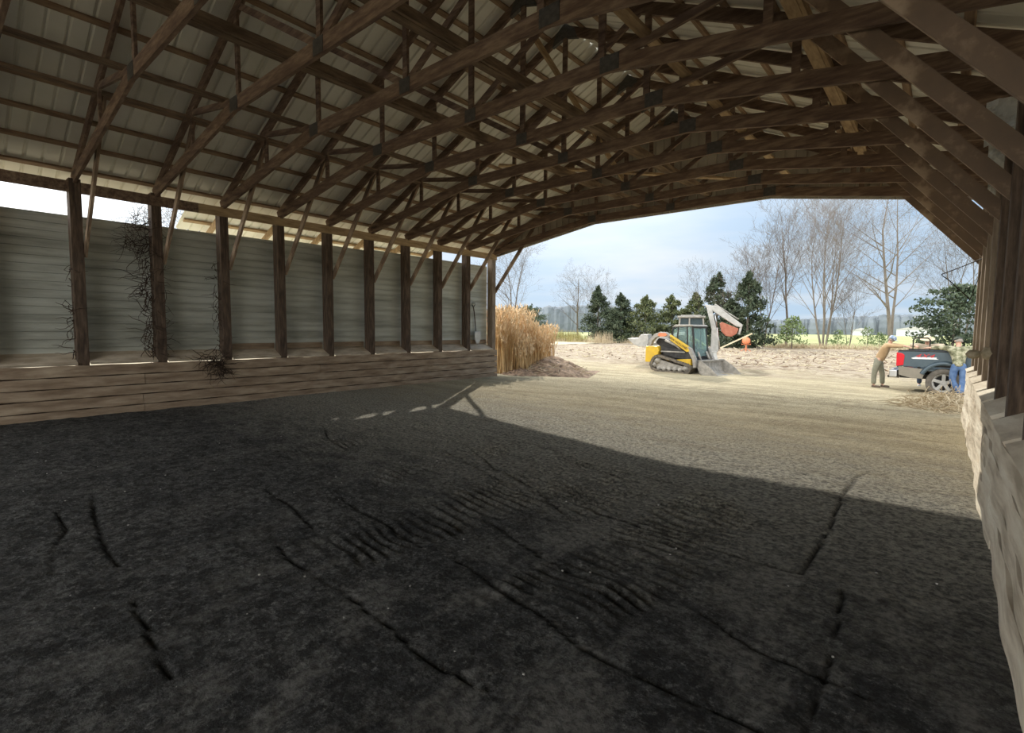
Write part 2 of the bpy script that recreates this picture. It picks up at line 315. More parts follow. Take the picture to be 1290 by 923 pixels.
def ground_mesh(name, xs, ys, dz=0, grooves=False):
    X, Y = np.meshgrid(xs, ys); x = X.ravel(); y = Y.ravel(); z = gh(x, y) + dz; g = np.zeros_like(z)
    if grooves:
        wob = .03*vnoise(x, y, 3.5, 11) + .015*vnoise(x, y, 12, 12)
        for pts, w in GROOVES:
            for (ax, ay), (bx, by) in zip(pts[:-1], pts[1:]):
                sel = (x > min(ax, bx)-.3) & (x < max(ax, bx)+.3) & (y > min(ay, by)-.3) & (y < max(ay, by)+.3)
                px, py = x[sel]+wob[sel], y[sel]+wob[sel]; dx, dy = bx-ax, by-ay; t = np.clip(((px-ax)*dx+(py-ay)*dy)/(dx*dx+dy*dy), 0, 1)
                d = np.hypot(px-ax-t*dx, py-ay-t*dy); q = np.clip(1.3-d/(w*.44*(.7+1.1*np.abs(vnoise(px, py, 4.0, 13)+.3))), 0, 1)*np.clip(.75+1.6*(vnoise(px, py, 2.0, 14)+.2), 0, 1)
                g[sel] = np.maximum(g[sel], q)
        z = z - .022*g
    nx, ny = len(xs), len(ys); i = np.arange(nx*ny).reshape(ny, nx)
    f = np.stack([i[:-1, :-1], i[:-1, 1:], i[1:, 1:], i[1:, :-1]], -1).reshape(-1, 4)
    me = D.meshes.new(name); me.vertices.add(len(x)); me.vertices.foreach_set('co', np.stack([x, y, z], -1).ravel())
    me.loops.add(f.size); me.loops.foreach_set('vertex_index', f.ravel().astype(np.int32)); me.polygons.add(len(f)); me.polygons.foreach_set('loop_start', np.arange(0, f.size, 4, dtype=np.int32))
    me.update(calc_edges=True); me.shade_smooth(); me.materials.append(M['ground'])
    a = me.attributes.new('groove', 'FLOAT', 'POINT'); a.data.foreach_set('value', g.astype(np.float32))
    o = D.objects.new(name, me); C.objects.link(o); return struct(o)
nxf = 560
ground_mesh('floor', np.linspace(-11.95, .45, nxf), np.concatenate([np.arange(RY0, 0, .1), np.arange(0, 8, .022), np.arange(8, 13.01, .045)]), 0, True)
ground_mesh('ground', np.arange(-34, 12.01, .11), np.concatenate([np.arange(13.0, 24, .07), np.arange(24, 50, .16), np.arange(50, 71, .6)]))
ground_mesh('ground_far', np.linspace(-420, 420, 60), np.concatenate([np.linspace(-30, 12.9, 12)*0-.0-900, [70.0, 120, 200, 330, 600]])[11:], -.0)
o = MB().box((-32, 20, -.32), (40, 110, .02)).box((25, 20, -.32), (26, 110, .02)); 
gb = MB()
for x0, x1, y0, y1 in ((-420, -34, -60, 70.5), (12, 420, -60, 70.5), (-34, -12.1, -60, 13), (.8, 12, -60, 13), (-12.1, .8, -60, RY0)):
    gb.add([(x0, y0, -.12), (x1, y0, -.12), (x1, y1, -.12), (x0, y1, -.12)], [(0, 1, 2, 3)])
struct(gb.build('ground_surround', M['sand']))
# ------------------------------------------------------------------ ribbed sheets
def ribbed(name, m, a, b, P, rib=.028, pitch=.23, thick=.003):
    """columns along t in [a,b]; P(t) -> (bottom point, top point, normal)"""
    ts = []; t = a
    while t < b:
        for d, h in ((0, 0), (.018, 1), (.042, 1), (.06, 0)):
            if t+d <= b: ts.append((t+d, h))
        t += pitch
    ts.append((b, 0)); mb = MB(); vs = []
    for t, h in ts:
        p, q, nrm = P(t); vs += [Vector(p)+Vector(nrm)*h*rib, Vector(q)+Vector(nrm)*h*rib]
    mb.add(vs, [(2*i, 2*i+2, 2*i+3, 2*i+1) for i in range(len(ts)-1)])
    o = mb.build(name, m); s = o.modifiers.new('solid', 'SOLIDIFY'); s.thickness = thick; return struct(o)
NZ = .21
def roofp(x): return raf(x) + NZ
cs, sn = math.cos(math.atan(.46)), math.sin(math.atan(.46))
YO = 13.22
for i, (y0, y1, xe) in enumerate(((RY0, 3.85, -12.3), (3.85, 10.75, -13.15), (10.75, YO, -12.3))):
    ribbed('ceiling_left' if i == 0 else 'ceiling_left', M['roof'], y0, y1, lambda t, xe=xe: ((xe, t, roofp(xe)), (XC, t, roofp(XC)), (-sn, 0, cs)))
ribbed('ceiling_right', M['roof'], RY0, YO, lambda t: ((1.15, t, roofp(1.15)), (XC, t, roofp(XC)), (sn, 0, cs)))
# gable wall above the open end
def chord_low(x):
    d = abs(x-XC); return 4.13 + (6.2-d)*(.62/3.83) if d > 2.37 else 4.75
def gable_p(x): return ((x, YE+.10, chord_low(x)-.03), (x, YE+.10, raf(x)+.20), (0, 1, 0))
ribbed('wall_end', M['gable'], XC-6.5, XC-2.37, gable_p); ribbed('wall_end', M['gable'], XC-2.37, XC+2.37, gable_p); ribbed('wall_end', M['gable'], XC+2.37, XC+6.5, gable_p)
tb = MB()
for a, b in ((XC-6.45, XC-2.37), (XC-2.37, XC+2.37), (XC+2.37, XC+6.4)):
    tb.beam((a, YE+.145, chord_low(a)+.07), (b, YE+.145, chord_low(b)+.07), .03, .2)
struct(tb.build('trim_1', M['gable']))
# ------------------------------------------------------------------ side walls
def siding(name, x, y0, y1, z0, z1, m, sgn):
    vs = []; zs = []; z = z0
    prof = ((0, .7), (.002, -2.6), (.011, -2.6), (.013, .7), (.06, .9), (.11, .5))
    while z < z1:
        for d, h in prof:
            if z+d < z1: zs.append((z+d, h))
        z += .148
    zs.append((z1, 0)); mb = MB(); mb.add([(x+sgn*.016*h, y, z) for z, h in zs for y in (y0, y1)], [(2*i, 2*i+1, 2*i+3, 2*i+2) for i in range(len(zs)-1)])
    return mb
for k in range(-0, 14):
    ya = ty(k+1); yb = ty(k)
    top = 3.62 + .16*min(1, max(0, (ya-2)/6)) + rnd.uniform(-.012, .012)
    mb = siding('wall_left', -12.2, ya-.01, yb+.0, 1.08, top, M['side'], 1)
    o = mb.build('wall_left', M['side']); s = o.modifiers.new('solid', 'SOLIDIFY'); s.thickness = .004; struct(o)
mb = siding('wall_right', .86, RY0, YE-.1, .9, 3.98, M['side'], -1); o = mb.build('wall_right', M['side']); s = o.modifiers.new('solid', 'SOLIDIFY'); s.thickness = .004; struct(o)
def plankwall(x, sgn, m, name):
    zs = [-.12, .13, .33, .52, .72, .93]
    for i in range(5):
        y = RY0+.05; mb = MB()
        while y < YE+.12:
            L = min(rnd.choice([2.44, 3.66, 4.9]), YE+.14-y)
            if YE+.14-(y+L) < .5: L = YE+.14-y
            n = max(2, int(L/.12)); vs = []
            off = rnd.uniform(-.006, .008)
            for j in range(n+1):
                yy = y + (L-.006)*j/n
                wv = .010*math.sin(yy*2.1+i)+.006*math.sin(yy*7+i*2); e = .004*math.sin(yy*9+i*3)
                xo = x + sgn*(off+wv)
                vs += [(xo+sgn*(.012 if i % 2 else 0), yy, zs[i]+.009+e), (xo, yy, zs[i+1]-.009+e), (xo-sgn*.045, yy, zs[i+1]-.009+e), (xo-sgn*.045, yy, zs[i]+.009+e)]
            fs = [(0, 1, 2, 3), (4*n, 4*n+3, 4*n+2, 4*n+1)]
            for j in range(n):
                for q in range(4): fs.append((4*j+q, 4*j+4+q, 4*j+4+(q+1) % 4, 4*j+(q+1) % 4))
            mb.add(vs, fs); y += L
        struct(mb.build(name, m))
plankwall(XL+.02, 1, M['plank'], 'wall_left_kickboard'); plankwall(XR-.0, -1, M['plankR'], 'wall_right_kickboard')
lw = MB().box((XL-.07, (RY0+YE+.1)/2, .38), (.08, YE-RY0, 1.0)); struct(lw.build('wall_left_backing', M['vine']))
lw = MB().box((XR+.09, (RY0+YE+.1)/2, .38), (.08, YE-RY0, 1.0)); struct(lw.build('wall_right_backing', M['post']))
# sloped ledges between posts
for k in range(0, 13):
    ya = ty(k+1)+.09; yb = ty(k)-.09
    for sgn, x0, m in ((-1, XL+.03, M['ledge']), (1, XR-.01, M['plankR'])):
        j = rnd.uniform(-.015, .02)
        tl = MB().beam((x0, (ya+yb)/2, .945+j*.5), (x0+sgn*.42, (ya+yb)/2, 1.14+j), yb-ya, .035, (0, 1, 0)); struct(tl.build('trim_%d' % (2 if sgn < 0 else 3), m))
for k in range(1, 8):
    struct(MB().box((-12.16, (ty(k)+ty(k-1))/2, 1.20), (.04, STEP-.18, .13)).build('trim_4', M['plank']))
# posts
def post(x, k, m, sgn):
    o = MB()
    lean = .0 if k != 9 else .04
    o.beam((x, 0, .80), (x+lean, 0, 4.10 if k < 8 else 4.22), .17, .24, (0, 1, 0))
    p = o.build('wall_post', m, bevel=.008); p.location = (0, ty(k), 0); return p
wl = {0: 'pale wooden corner post at open end of left wall', 1: 'wooden post beside the shovel, second from open end of left wall', 8: 'dark wooden left wall post wrapped in dry vines', 9: 'dark leaning left wall post between two bright sky gaps'}
for k in range(0, 12):
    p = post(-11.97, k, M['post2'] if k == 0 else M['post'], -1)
    tag(p, wl.get(k, 'dark wooden post on left wall ledge, %s from the open end' % ORD[k]), 'post', 'posts along the left wall')
for k in range(0, 12):
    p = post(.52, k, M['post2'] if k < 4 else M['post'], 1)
    tag(p, 'wooden corner post at open end of right wall' if k == 0 else 'wooden post on right wall ledge, %s from the open end' % ORD[k], 'post', 'posts along the right wall')
# plates
pl = MB().beam((-11.84, RY0, 4.07), (-11.84, 3.9, 4.07), .05, .19, (1, 0, 0)).build('wall_plate', M['truss']); tag(pl, 'dark top beam over the two bright sky gaps of left wall', 'beam')
pl = MB().beam((-11.84, 3.9, 4.07), (-11.84, YE+.1, 4.07), .05, .19, (1, 0, 0)).build('wall_plate', M['tan']); tag(pl, 'long tan top beam running over the left wall posts', 'beam')
pl = MB().beam((.70, RY0, 4.07), (.70, YE+.1, 4.07), .05, .19, (1, 0, 0)).build('wall_plate', M['truss']); tag(pl, 'dark top beam over the right wall posts', 'beam')
# ------------------------------------------------------------------ trusses (built around the ridge line at ground level)
def make_truss():
    t = empty('roof_truss', (XC, 0, 0))
    hw = 6.2; cz = .095; T = .05
    k = 2.37; zl = 4.13; zm = 4.75
    def rf(x): return raf(XC+x)
    for s in (-1, 1):
        MB().beam((s*(hw+.12), 0, rf(hw+.12)+.08), (0, 0, rf(0)+.08), T, .16).build('top_chord', M['truss'], t)
        MB().beam((s*(hw), 0, zl+cz+.01), (s*k, 0, zm+cz), T, .19).build('bottom_chord', M['truss'], t)
        MB().beam((s*4.13, 0, 4.58), (s*4.13, 0, rf(4.13)+.06), .04, .09).build('web_post', M['truss'], t)
        MB().beam((s*2.25, 0, 4.85), (s*2.25, 0, rf(2.25)+.08), .04, .09).build('web_post', M['truss'], t)
        MB().beam((s*.06, 0, 4.90), (s*2.12, 0, rf(2.12)+.03), .04, .09).build('web_diagonal', M['truss'], t)
        MB().beam((s*2.45, 0, 4.90), (s*4.05, 0, 5.17), .04, .09).build('web_diagonal', M['truss'], t)
        MB().box((s*k, -.0, zm+.10), (.26, .062, .19)).build('gusset_plate', M['gusset'], t)
    MB().beam((-k, 0, zm+cz), (k, 0, zm+cz), T, .19).build('bottom_chord', M['truss'], t)
    MB().beam((0, 0, 4.85), (0, 0, rf(0)+.02), .04, .09).build('web_post', M['truss'], t)
    MB().box((0, 0, zm+.10), (.22, .062, .18)).build('gusset_plate', M['gusset'], t)
    MB().prism([(-.28, rf(.28)-.02), (0, rf(0)-.06), (.28, rf(.28)-.02), (.2, rf(.2)+.14), (0, rf(0)+.2), (-.2, rf(.2)+.14)], -.034, .034).build('ridge_plate', M['gusset'], t)
    return t
tr = make_truss()
for k in range(0, NT+1):
    o = tr if k == 0 else copy_tree(tr)
    o.location = (XC, ty(k)+.0, 0)
    o['label'] = {0: 'wooden roof truss framing the top of the open end', 12: 'wooden roof truss farthest back in the shed'}.get(k, 'wooden roof truss spanning the shed, %s in from the open end' % ORD[k]); o['category'] = 'roof truss'; o['group'] = 'wooden roof trusses'
# knee braces
kl = MB().beam((-11.92, 0, 2.90), (-10.0, 0, 5.17), .045, .12).build('knee_brace', M['brace'])
kr = MB().beam((.62, 0, 2.79), (-1.36, 0, 5.12), .045, .15).build('knee_brace', M['brace'])
for k in range(0, 11):
    for src, side, nm, dy in ((kl, 'left', 'thin slanting knee brace', .11), (kr, 'right', 'wide slanting knee brace plank', -.06)):
        o = src if k == 0 else src.copy()
        if k: C.objects.link(o)
        o.location = (0, ty(k)+(dy if side == 'left' else .112), 0)
        tag(o, '%s on the %s %s wall post from the open end' % (nm, ORD[k], side), 'brace', 'knee braces of the %s wall' % side)
# purlins
ds = [.12 + .60*i for i in range(11)]
hood = ['lowest at the eave', 'second up from the eave', 'third up from the eave', 'fourth up from the eave', 'fifth up from the eave', 'sixth up from the eave', 'fifth down from the ridge', 'fourth down from the ridge', 'third down from the ridge', 'second down from the ridge', 'highest beside the ridge']
for s, nm in ((-1, 'left'), (1, 'right')):
    for i, d in enumerate(ds):
        x = XC + s*(6.35 - d*.98)
        if abs(x-XC) < .1: x = XC+s*.1
        z = raf(x)+.16+.02
        a = (0, 0, 1) if False else (-s*(-cs), 0, -sn)
        o = MB().beam((x, RY0+.02, z), (x, YE+.09, z), .085, .038, (cs, 0, -s*sn)).build('roof_purlin', M['purlin'])
        tag(o, 'long board under the %s roof slope, %s' % (nm, hood[i]), 'purlin', 'purlins under the %s roof slope' % nm)
# overhang: rafter tails and an outer purlin
tails = {}
for k in range(2, 8):
    o = MB().beam((-11.9, 0, raf(-11.9)-.02), (-13.08, 0, raf(-13.08)+.04), .05, .14).build('rafter_tail', M['tan']); o.location = (0, ty(k)+.05, 0)
    tag(o, 'short tan board reaching out under the eave, at %s left post from open end' % ORD[k], 'rafter', 'rafter tails of the left eave')
for x in (-12.75,):
    o = MB().beam((x, 3.9, raf(x)+.17), (x, 10.7, raf(x)+.17), .085, .038, (cs, 0, sn)).build('roof_purlin', M['tan']); tag(o, 'tan board outside the left wall under the eave overhang', 'purlin')
# longitudinal runners
RUN = [(-8.35, 5.0, 'over the left truss panel'), (-6.5, 4.99, 'just left of the middle of the trusses'), (-4.68, 4.99, 'just right of the middle of the trusses'), (-2.8, 5.02, 'near the right bend of the trusses'), (-9.82, 5.12, 'nearest the left wall'), (-1.42, 5.05, 'nearest the right wall')]
for i, (x, z, w) in enumerate(RUN):
    m = M['tan'] if i in (3, 5) else M['runner']
    o = MB().beam((x, RY0+.02, z), (x, YE+.06, z), .13, .04, (1, 0, 0)).build('truss_runner', m)
    MB().beam((x+.085, RY0+.3, z+.05), (x+.085, YE, z+.05), .04, .12, (1, 0, 0)).build('upright_board', m, o) if i in (1, 2, 5) else None
    tag(o, 'long board tying the trusses together, %s' % w, 'beam')
# a diagonal wind brace near the far end
for a, b, w in (((-7.4, 8.2, 5.1), (-3.6, 12.6, 5.1), 'flat tan diagonal board on the bottom chords near the open end'), ((-5.7, 6.9, 6.85), (-5.66, 10.4, 5.0), 'slanting tan board below the ridge between two trusses')):
    o = MB().beam(a, b, .12, .04, (0, 0, 1) if w.startswith('slant') else (1, -.8, 0)).build('wind_brace', M['tan']); tag(o, w, 'brace')
# ------------------------------------------------------------------ small things on the walls
t = empty('shovel', (-12.0, 12.32, 1.08)); tag(t, 'long-handled shovel leaning upright on the ledge of left wall', 'shovel')
MB().tube([(-.10, 0, .30), (-.13, .0, .6), (-.12, -.06, 1.0), (-.145, -.09, 1.3)], .017, 8).build('shaft', M['post'], t)
MB().tube([(-.145, -.09, 1.28), (-.145, -.16, 1.36), (-.145, -.16, 1.42), (-.145, -.02, 1.42), (-.145, -.02, 1.36), (-.145, -.09, 1.28)], .013, 6).build('handle_grip', M['ink'], t)
sh = MB(); n = 8; vs = []
for i in range(n+1):
    z = .05+.42*i/n; w = .15*min(1, .35+i*.2)*(1 if i < n else .8)
    for j in range(5): vs.append((-.06+.03*((j-2)/2)**2+.0, (j-2)/2*w, z))
sh.add(vs, [(5*i+j, 5*i+j+1, 5*i+j+6, 5*i+j+5) for i in range(n) for j in range(4)]); o = sh.build('blade', M['shovel'], t, True); o.modifiers.new('s', 'SOLIDIFY').thickness = .006
def vines(name, pts, n, spread, L, seed, label, droop=.5, r=.006):
    rr = random.Random(seed); mb = MB()
    for i in range(n):
        p = Vector(rr.choice(pts)) + Vector((rr.gauss(0, spread[0]), rr.gauss(0, spread[1]), rr.gauss(0, spread[2]))); d = Vector((rr.uniform(-.1, .3), rr.gauss(0, .7), rr.gauss(-droop, .6))).normalized(); P = [p]
        for j in range(5):
            d = (d + Vector((rr.gauss(0, .25), rr.gauss(0, .5), rr.gauss(0, .4)))).normalized(); P.append(P[-1] + d*L*rr.uniform(.5, 1.2)/5)
        P = [Vector((max(q.x, -12.16), q.y, q.z)) for q in P]
        mb.tube(P, [r*1.2, r, r, r*.8, r*.6, r*.3], 4)
    return tag(mb.build(name, M['vine']), label, 'vine')
vines('dry_vine', [(-11.95, ty(8)-.16, z) for z in np.arange(1.15, 3.7, .12)], 170, (.06, .07, .08), .5, 2, 'tangled dry dark vine climbing the post below the second sky gap')
vines('dry_vine', [(-11.95, ty(7)-.13, z) for z in np.arange(1.15, 3.0, .15)], 50, (.05, .04, .08), .35, 4, 'thin dry vine on the left wall post right of the vine-wrapped one')
vines('dry_vine', [(-11.95, ty(9)-.12, z) for z in np.arange(1.2, 3.0, .2)], 30, (.04, .04, .08), .35, 6, 'sparse dry vine on the leaning left wall post')
vines('dry_vine', [(-11.78, 4.0, 1.03), (-11.76, 4.15, .95), (-11.75, 4.1, .85), (-11.75, 4.2, .75)], 90, (.03, .10, .07), .4, 8, 'dry vine tuft hanging over the ledge of left wall')
vines('dry_vine', [(-12.05, ty(8)-.3-.03*i, 3.65-.16*i) for i in range(4)], 70, (.03, .06, .07), .45, 9, 'vine shoots showing against the second bright sky gap', -.3, .004)
# burlap bundle tied to the right wall post
t = MB(); 
for i, (r_, dx) in enumerate(((.05, 0), (.07, .02), (.055, -.01))):
    t.lathe([(.005, -.17+.11*i), (r_, -.14+.11*i), (r_*1.05, -.09+.11*i), (r_*.8, -.05+.11*i), (.005, -.03+.11*i)], (.36+dx, ty(4)-.02, 1.40+.015*i), 'x', 12)
tag(t.build('cloth_bundle', M['burlap'], smooth=True), 'rolled tan cloth bundle stuck between the far right wall posts', 'bundle')
# bent wire by the right end
o = MB().tube([(.50, 11.79, 2.95), (.1, 12.2, 2.80), (-.12, 12.35, 2.72), (-.1, 12.34, 2.69), (.0, 12.35, 2.6), (.3, 12.35, 2.25), (.28, 12.35, 2.2), (.12, 12.35, 2.17)], .009, 6).build('bent_wire', M['wire']); tag(o, 'bent dark wire hook sticking out from the right end post', 'wire')
o = MB().tube([(.3, 12.35, 2.25), (.42, 12.1, 2.75), (.50, 11.80, 3.05)], .007, 6).build('bent_wire', M['wire']); tag(o, 'straight dark wire rod rising from the hook to the right eave', 'wire')
# torn plastic hanging under the roof beside the right wall
for y_, x0, x1, z0, z1, lab, sd in ((7.6, .20, .66, 3.68, 4.12, 'crumpled pale plastic sheet nearest us, hung high beside the right wall', 4), (8.8, .28, .66, 3.62, 4.10, 'torn grey plastic sheet behind the nearest one by the right wall', 5), (10.0, .34, .66, 3.50, 4.0, 'small torn plastic flap farthest along the right wall top', 6)):
    rr = random.Random(sd); mb = MB(); n = 10; vs = []
    for i in range(n+1):
        for j in range(n+1):
            u = j/n; vs.append((x0+(x1-x0)*u, y_+.05*math.sin(i*1.1+j*.9+sd)+rr.uniform(-.018, .018), z0+(z1-z0)*i/n + (.06*math.sin(j*1.7+sd) if i == 0 else 0)))
    mb.add(vs, [(i*(n+1)+j, i*(n+1)+j+1, (i+1)*(n+1)+j+1, (i+1)*(n+1)+j) for i in range(n) for j in range(n)])
    o = mb.build('plastic_sheet', M['plastic']); o.modifiers.new('s', 'SOLIDIFY').thickness = .002; tag(o, lab, 'plastic sheet')
#NEXT
# ================================================================== machines
RT = 1.0
def loader():
    t = empty('skid_steer_loader', (-10.16, 22.22, -.21), math.radians(-9)); tag(t, 'yellow and black tracked skid steer loader with its grey bucket resting on the dirt', 'loader')
    K = RT
    def X(v): return v*K
    for s in (-1, 1):
        y0, y1 = (.55, .92) if s > 0 else (-.92, -.55)
        out = [(.27, .35), (.40, .62), (.58, .76), (.80, .76), (1.5, .60), (2.2, .43), (2.32, .27), (2.22, .07), (2.0, 0), (.75, 0), (.38, .12)]
        inn = [(.40, .35), (.50, .57), (.62, .66), (.78, .66), (1.5, .50), (2.14, .34), (2.20, .26), (2.14, .15), (1.98, .10), (.78, .10), (.47, .19)]
        out = [(X(a), b) for a, b in out]; inn = [(X(a), b) for a, b in inn]; n = len(out); mb = MB()
        vs = [(a, y, b) for y in (y0, y1) for a, b in out] + [(a, y, b) for y in (y0, y1) for a, b in inn]
        fs = []
        for i in range(n):
            j = (i+1) % n
            fs += [(i, j, n+j, n+i), (2*n+i, 3*n+i, 3*n+j, 2*n+j), (i, 2*n+i, 2*n+j, j), (n+i, n+j, 3*n+j, 3*n+i)]
        mb.add(vs, fs)
        for i in range(n):      # lugs
            a = Vector((out[i][0], 0, out[i][1])); b = Vector((out[(i+1) % n][0], 0, out[(i+1) % n][1])); L = (b-a).length; m_ = max(1, int(L/.11))
            for q in range(m_):
                p = a.lerp(b, (q+.5)/m_); d = (b-a).normalized(); nr = Vector((d.z, 0, -d.x)) if False else Vector((-d.z, 0, d.x))
                mb.beam(p - d*.022 + Vector((0, (y0+y1)/2, 0)) + nr*-.0, p + d*.022 + Vector((0, (y0+y1)/2, 0)), .36, .035, (0, 1, 0))
        mb.build('rubber_track', M['rubber'], t)
        fr = MB().prism([(X(.62), .14), (X(.52), .36), (X(.75), .56), (X(1.2), .46), (X(2.0), .30), (X(2.05), .16)], s*.60, s*.84).build('track_frame', M['dust'], t)
        ro = MB()
        for xx in (.72, .98, 1.24, 1.5, 1.76): ro.lathe([(.0, s*.90), (.05, s*.90), (.09, s*.87), (.09, s*.6)], (X(xx), 0, .17), 'y', 14)
        for xx, zz, r_ in ((.62, .53, .16), (2.05, .24, .14), (.47, .32, .12)):
            ro.lathe([(0, s*.91), (r_*.4, s*.91), (r_*.5, s*.88), (r_, s*.88), (r_, s*.6)], (X(xx), 0, zz), 'y', 18)
        ro.build('track_roller', M['dust'], t, True)
    MB().prism([(X(0), .42), (X(.02), 1.14), (X(.62), 1.14), (X(.70), .95), (X(.62), .62), (X(.3), .42)], -.86, .86).build('engine_cover', M['yellow'], t, bevel=.03)
    MB().prism([(X(.4), .6), (X(.62), 1.1), (X(.35), 1.30), (X(.5), 1.52), (X(1.1), 1.42), (X(1.7), 1.12), (X(2.2), .95), (X(2.28), .45), (X(1.4), .48)], -.60, .60).build('body', M['black'], t, bevel=.03)
    for s in (-1, 1):
        MB().prism([(X(.80), .96), (X(.74), 1.14), (X(1.75), 1.04), (X(2.2), .92), (X(2.22), .62), (X(1.5), .66), (X(.95), .80)], s*.60, s*.80).build('side_panel', M['black'], t)
        MB().beam((X(.78), s*.82, .93), (X(1.95), s*.82, .93), .02, .05, (0, 1, 0)).build('step_rail', M['dust'], t)
        MB().prism([(X(1.55), .60), (X(2.22), .66), (X(2.25), .40), (X(2.1), .42)], s*.60, s*.83).build('fender', M['yellow'], t)
        # lift arm: grey hoop at the rear, yellow strip along the cab, grey knee at the front
        MB().prism([(X(.10), 1.16), (X(.20), 1.45), (X(.42), 1.68), (X(.70), 1.78), (X(1.0), 1.77), (X(1.25), 1.62), (X(1.28), 1.44), (X(1.05), 1.56), (X(.75), 1.60), (X(.50), 1.52), (X(.33), 1.36), (X(.28), 1.18)], s*.66, s*.84).build('rear_lift_arm', M['dust'], t, bevel=.02)
        a = MB().prism([(X(1.20), 1.66), (X(2.06), 1.18), (X(2.16), .98), (X(2.04), .94), (X(1.24), 1.42)], s*.66, s*.84).build('lift_arm', M['yellow'], t, bevel=.012)
        if s < 0:
            cu = D.curves.new('NH', 'FONT'); cu.body = 'NEW HOLLAND'; cu.size = .135; cu.extrude = .003; cu.align_x = 'CENTER'; cu.align_y = 'CENTER'; cu.space_character = 1.05
            tmp = D.objects.new('tmp', cu); C.objects.link(tmp); me = D.meshes.new_from_object(tmp.evaluated_get(bpy.context.evaluated_depsgraph_get())); D.objects.remove(tmp)
            me.materials.clear(); me.materials.append(M['ink']); lt = D.objects.new('lettering', me); C.objects.link(lt); lt.parent = a
            lt.location = (X(1.62), -.8445, 1.315); lt.rotation_euler = (PI/2, math.atan2(.48, .86*K)*1.0, 0)
        MB().prism([(X(2.0), 1.20), (X(2.20), 1.10), (X(2.44), .62), (X(2.48), .30), (X(2.34), .28), (X(2.30), .60), (X(2.10), .96)], s*.64, s*.82).build('front_lift_arm', M['dust'], t, bevel=.015)
        MB().tube([(X(.95), s*.75, 1.42), (X(1.45), s*.75, 1.22), (X(1.75), s*.75, 1.0)], [.05, .05, .035], 10).build('lift_cylinder', M['dust'], t, True)
        MB().prism([(X(.62), 1.62), (X(.68), 1.73), (X(1.02), 1.73), (X(1.10), 1.64), (X(.95), 1.58), (X(.74), 1.57)], s*.842, s*.862).build('orange_badge', M['orange'], t)
    # cab
    cb = MB()
    fr = [(1.12, 1.40), (1.18, 1.92), (1.30, 2.05), (2.04, 2.05), (2.12, 1.98), (2.24, .72)]
    for s in (-1, 1):
        for p, q in zip(fr[:-1], fr[1:]): cb.beam((X(p[0]), s*.54, p[1]), (X(q[0]), s*.54, q[1]), .06, .06)
        cb.beam((X(1.86), s*.54, 2.05), (X(1.90), s*.54, 1.1), .05, .05)
        cb.beam((X(1.45), s*.54, 2.05), (X(1.40), s*.54, 1.4), .04, .05)
    for x, z in ((1.18, 1.92), (2.12, 1.98), (2.24, .72)): cb.beam((X(x), -.54, z), (X(x), .54, z), .06, .06, (1, 0, 0))
    cb.build('cab_frame', M['black'], t)
    MB().prism([(X(1.16), 2.0), (X(1.3), 2.10), (X(2.12), 2.10), (X(2.2), 2.03)], -.60, .60).build('cab_roof', M['dust'], t, bevel=.02)
    for s in (-1, 1): MB().prism([(X(1.20), 1.42), (X(1.22), 1.92), (X(2.06), 2.02), (X(2.16), .85)], s*.532, s*.540).build('side_window', M['glass'], t)
    MB().prism([(X(2.11), 1.96), (X(2.13), 1.96), (X(2.25), .76), (X(2.23), .76)], -.50, .50).build('door_glass', M['glass'], t)
    MB().box((X(1.45), 0, 1.02), (.5, .5, .14)).box((X(1.27), 0, 1.35), (.12, .5, .6)).build('seat', M['black'], t, bevel=.04)
    MB().tube([(X(1.85), -.25, .9), (X(1.9), -.25, 1.35)], .03, 6).tube([(X(1.85), .25, .9), (X(1.9), .25, 1.35)], .03, 6).build('control_lever', M['black'], t)
    # coupler and bucket
    MB().box((X(2.56), 0, .42), (.16, 1.1, .42)).build('coupler', M['black'], t)
    for y in (-.35, .35): MB().tube([(X(2.28), y, .95), (X(2.48), y, .5)], .045, 8).build('tilt_cylinder', M['dust'], t, True)
    bx = X(2.66); w = .98
    bk = [(bx, .62), (bx-.02, .30), (bx+.05, .10), (bx+.18, .01), (bx+.95, .0)]
    bi = [(bx+.03, .62), (bx+.02, .32), (bx+.08, .13), (bx+.19, .04), (bx+.95, .015)]
    mb = MB(); mb.prism(bk+bi[::-1], -w, w)
    for s in (-1, 1): mb.prism([(bx, .62), (bx-.02, .30), (bx+.05, .10), (bx+.18, .01), (bx+.92, .0), (bx+.60, .30), (bx+.12, .62)], s*(w-.02), s*w)
    mb.box((bx+.05, 0, .60), (.12, 2*w, .06)); mb.build('bucket', M['dust'], t)
    MB().beam((bx+.80, 0, .012), (bx+1.02, 0, .002), 2*w, .03, (0, 1, 0)).build('cutting_edge', M['lgrey'], t)
loader()
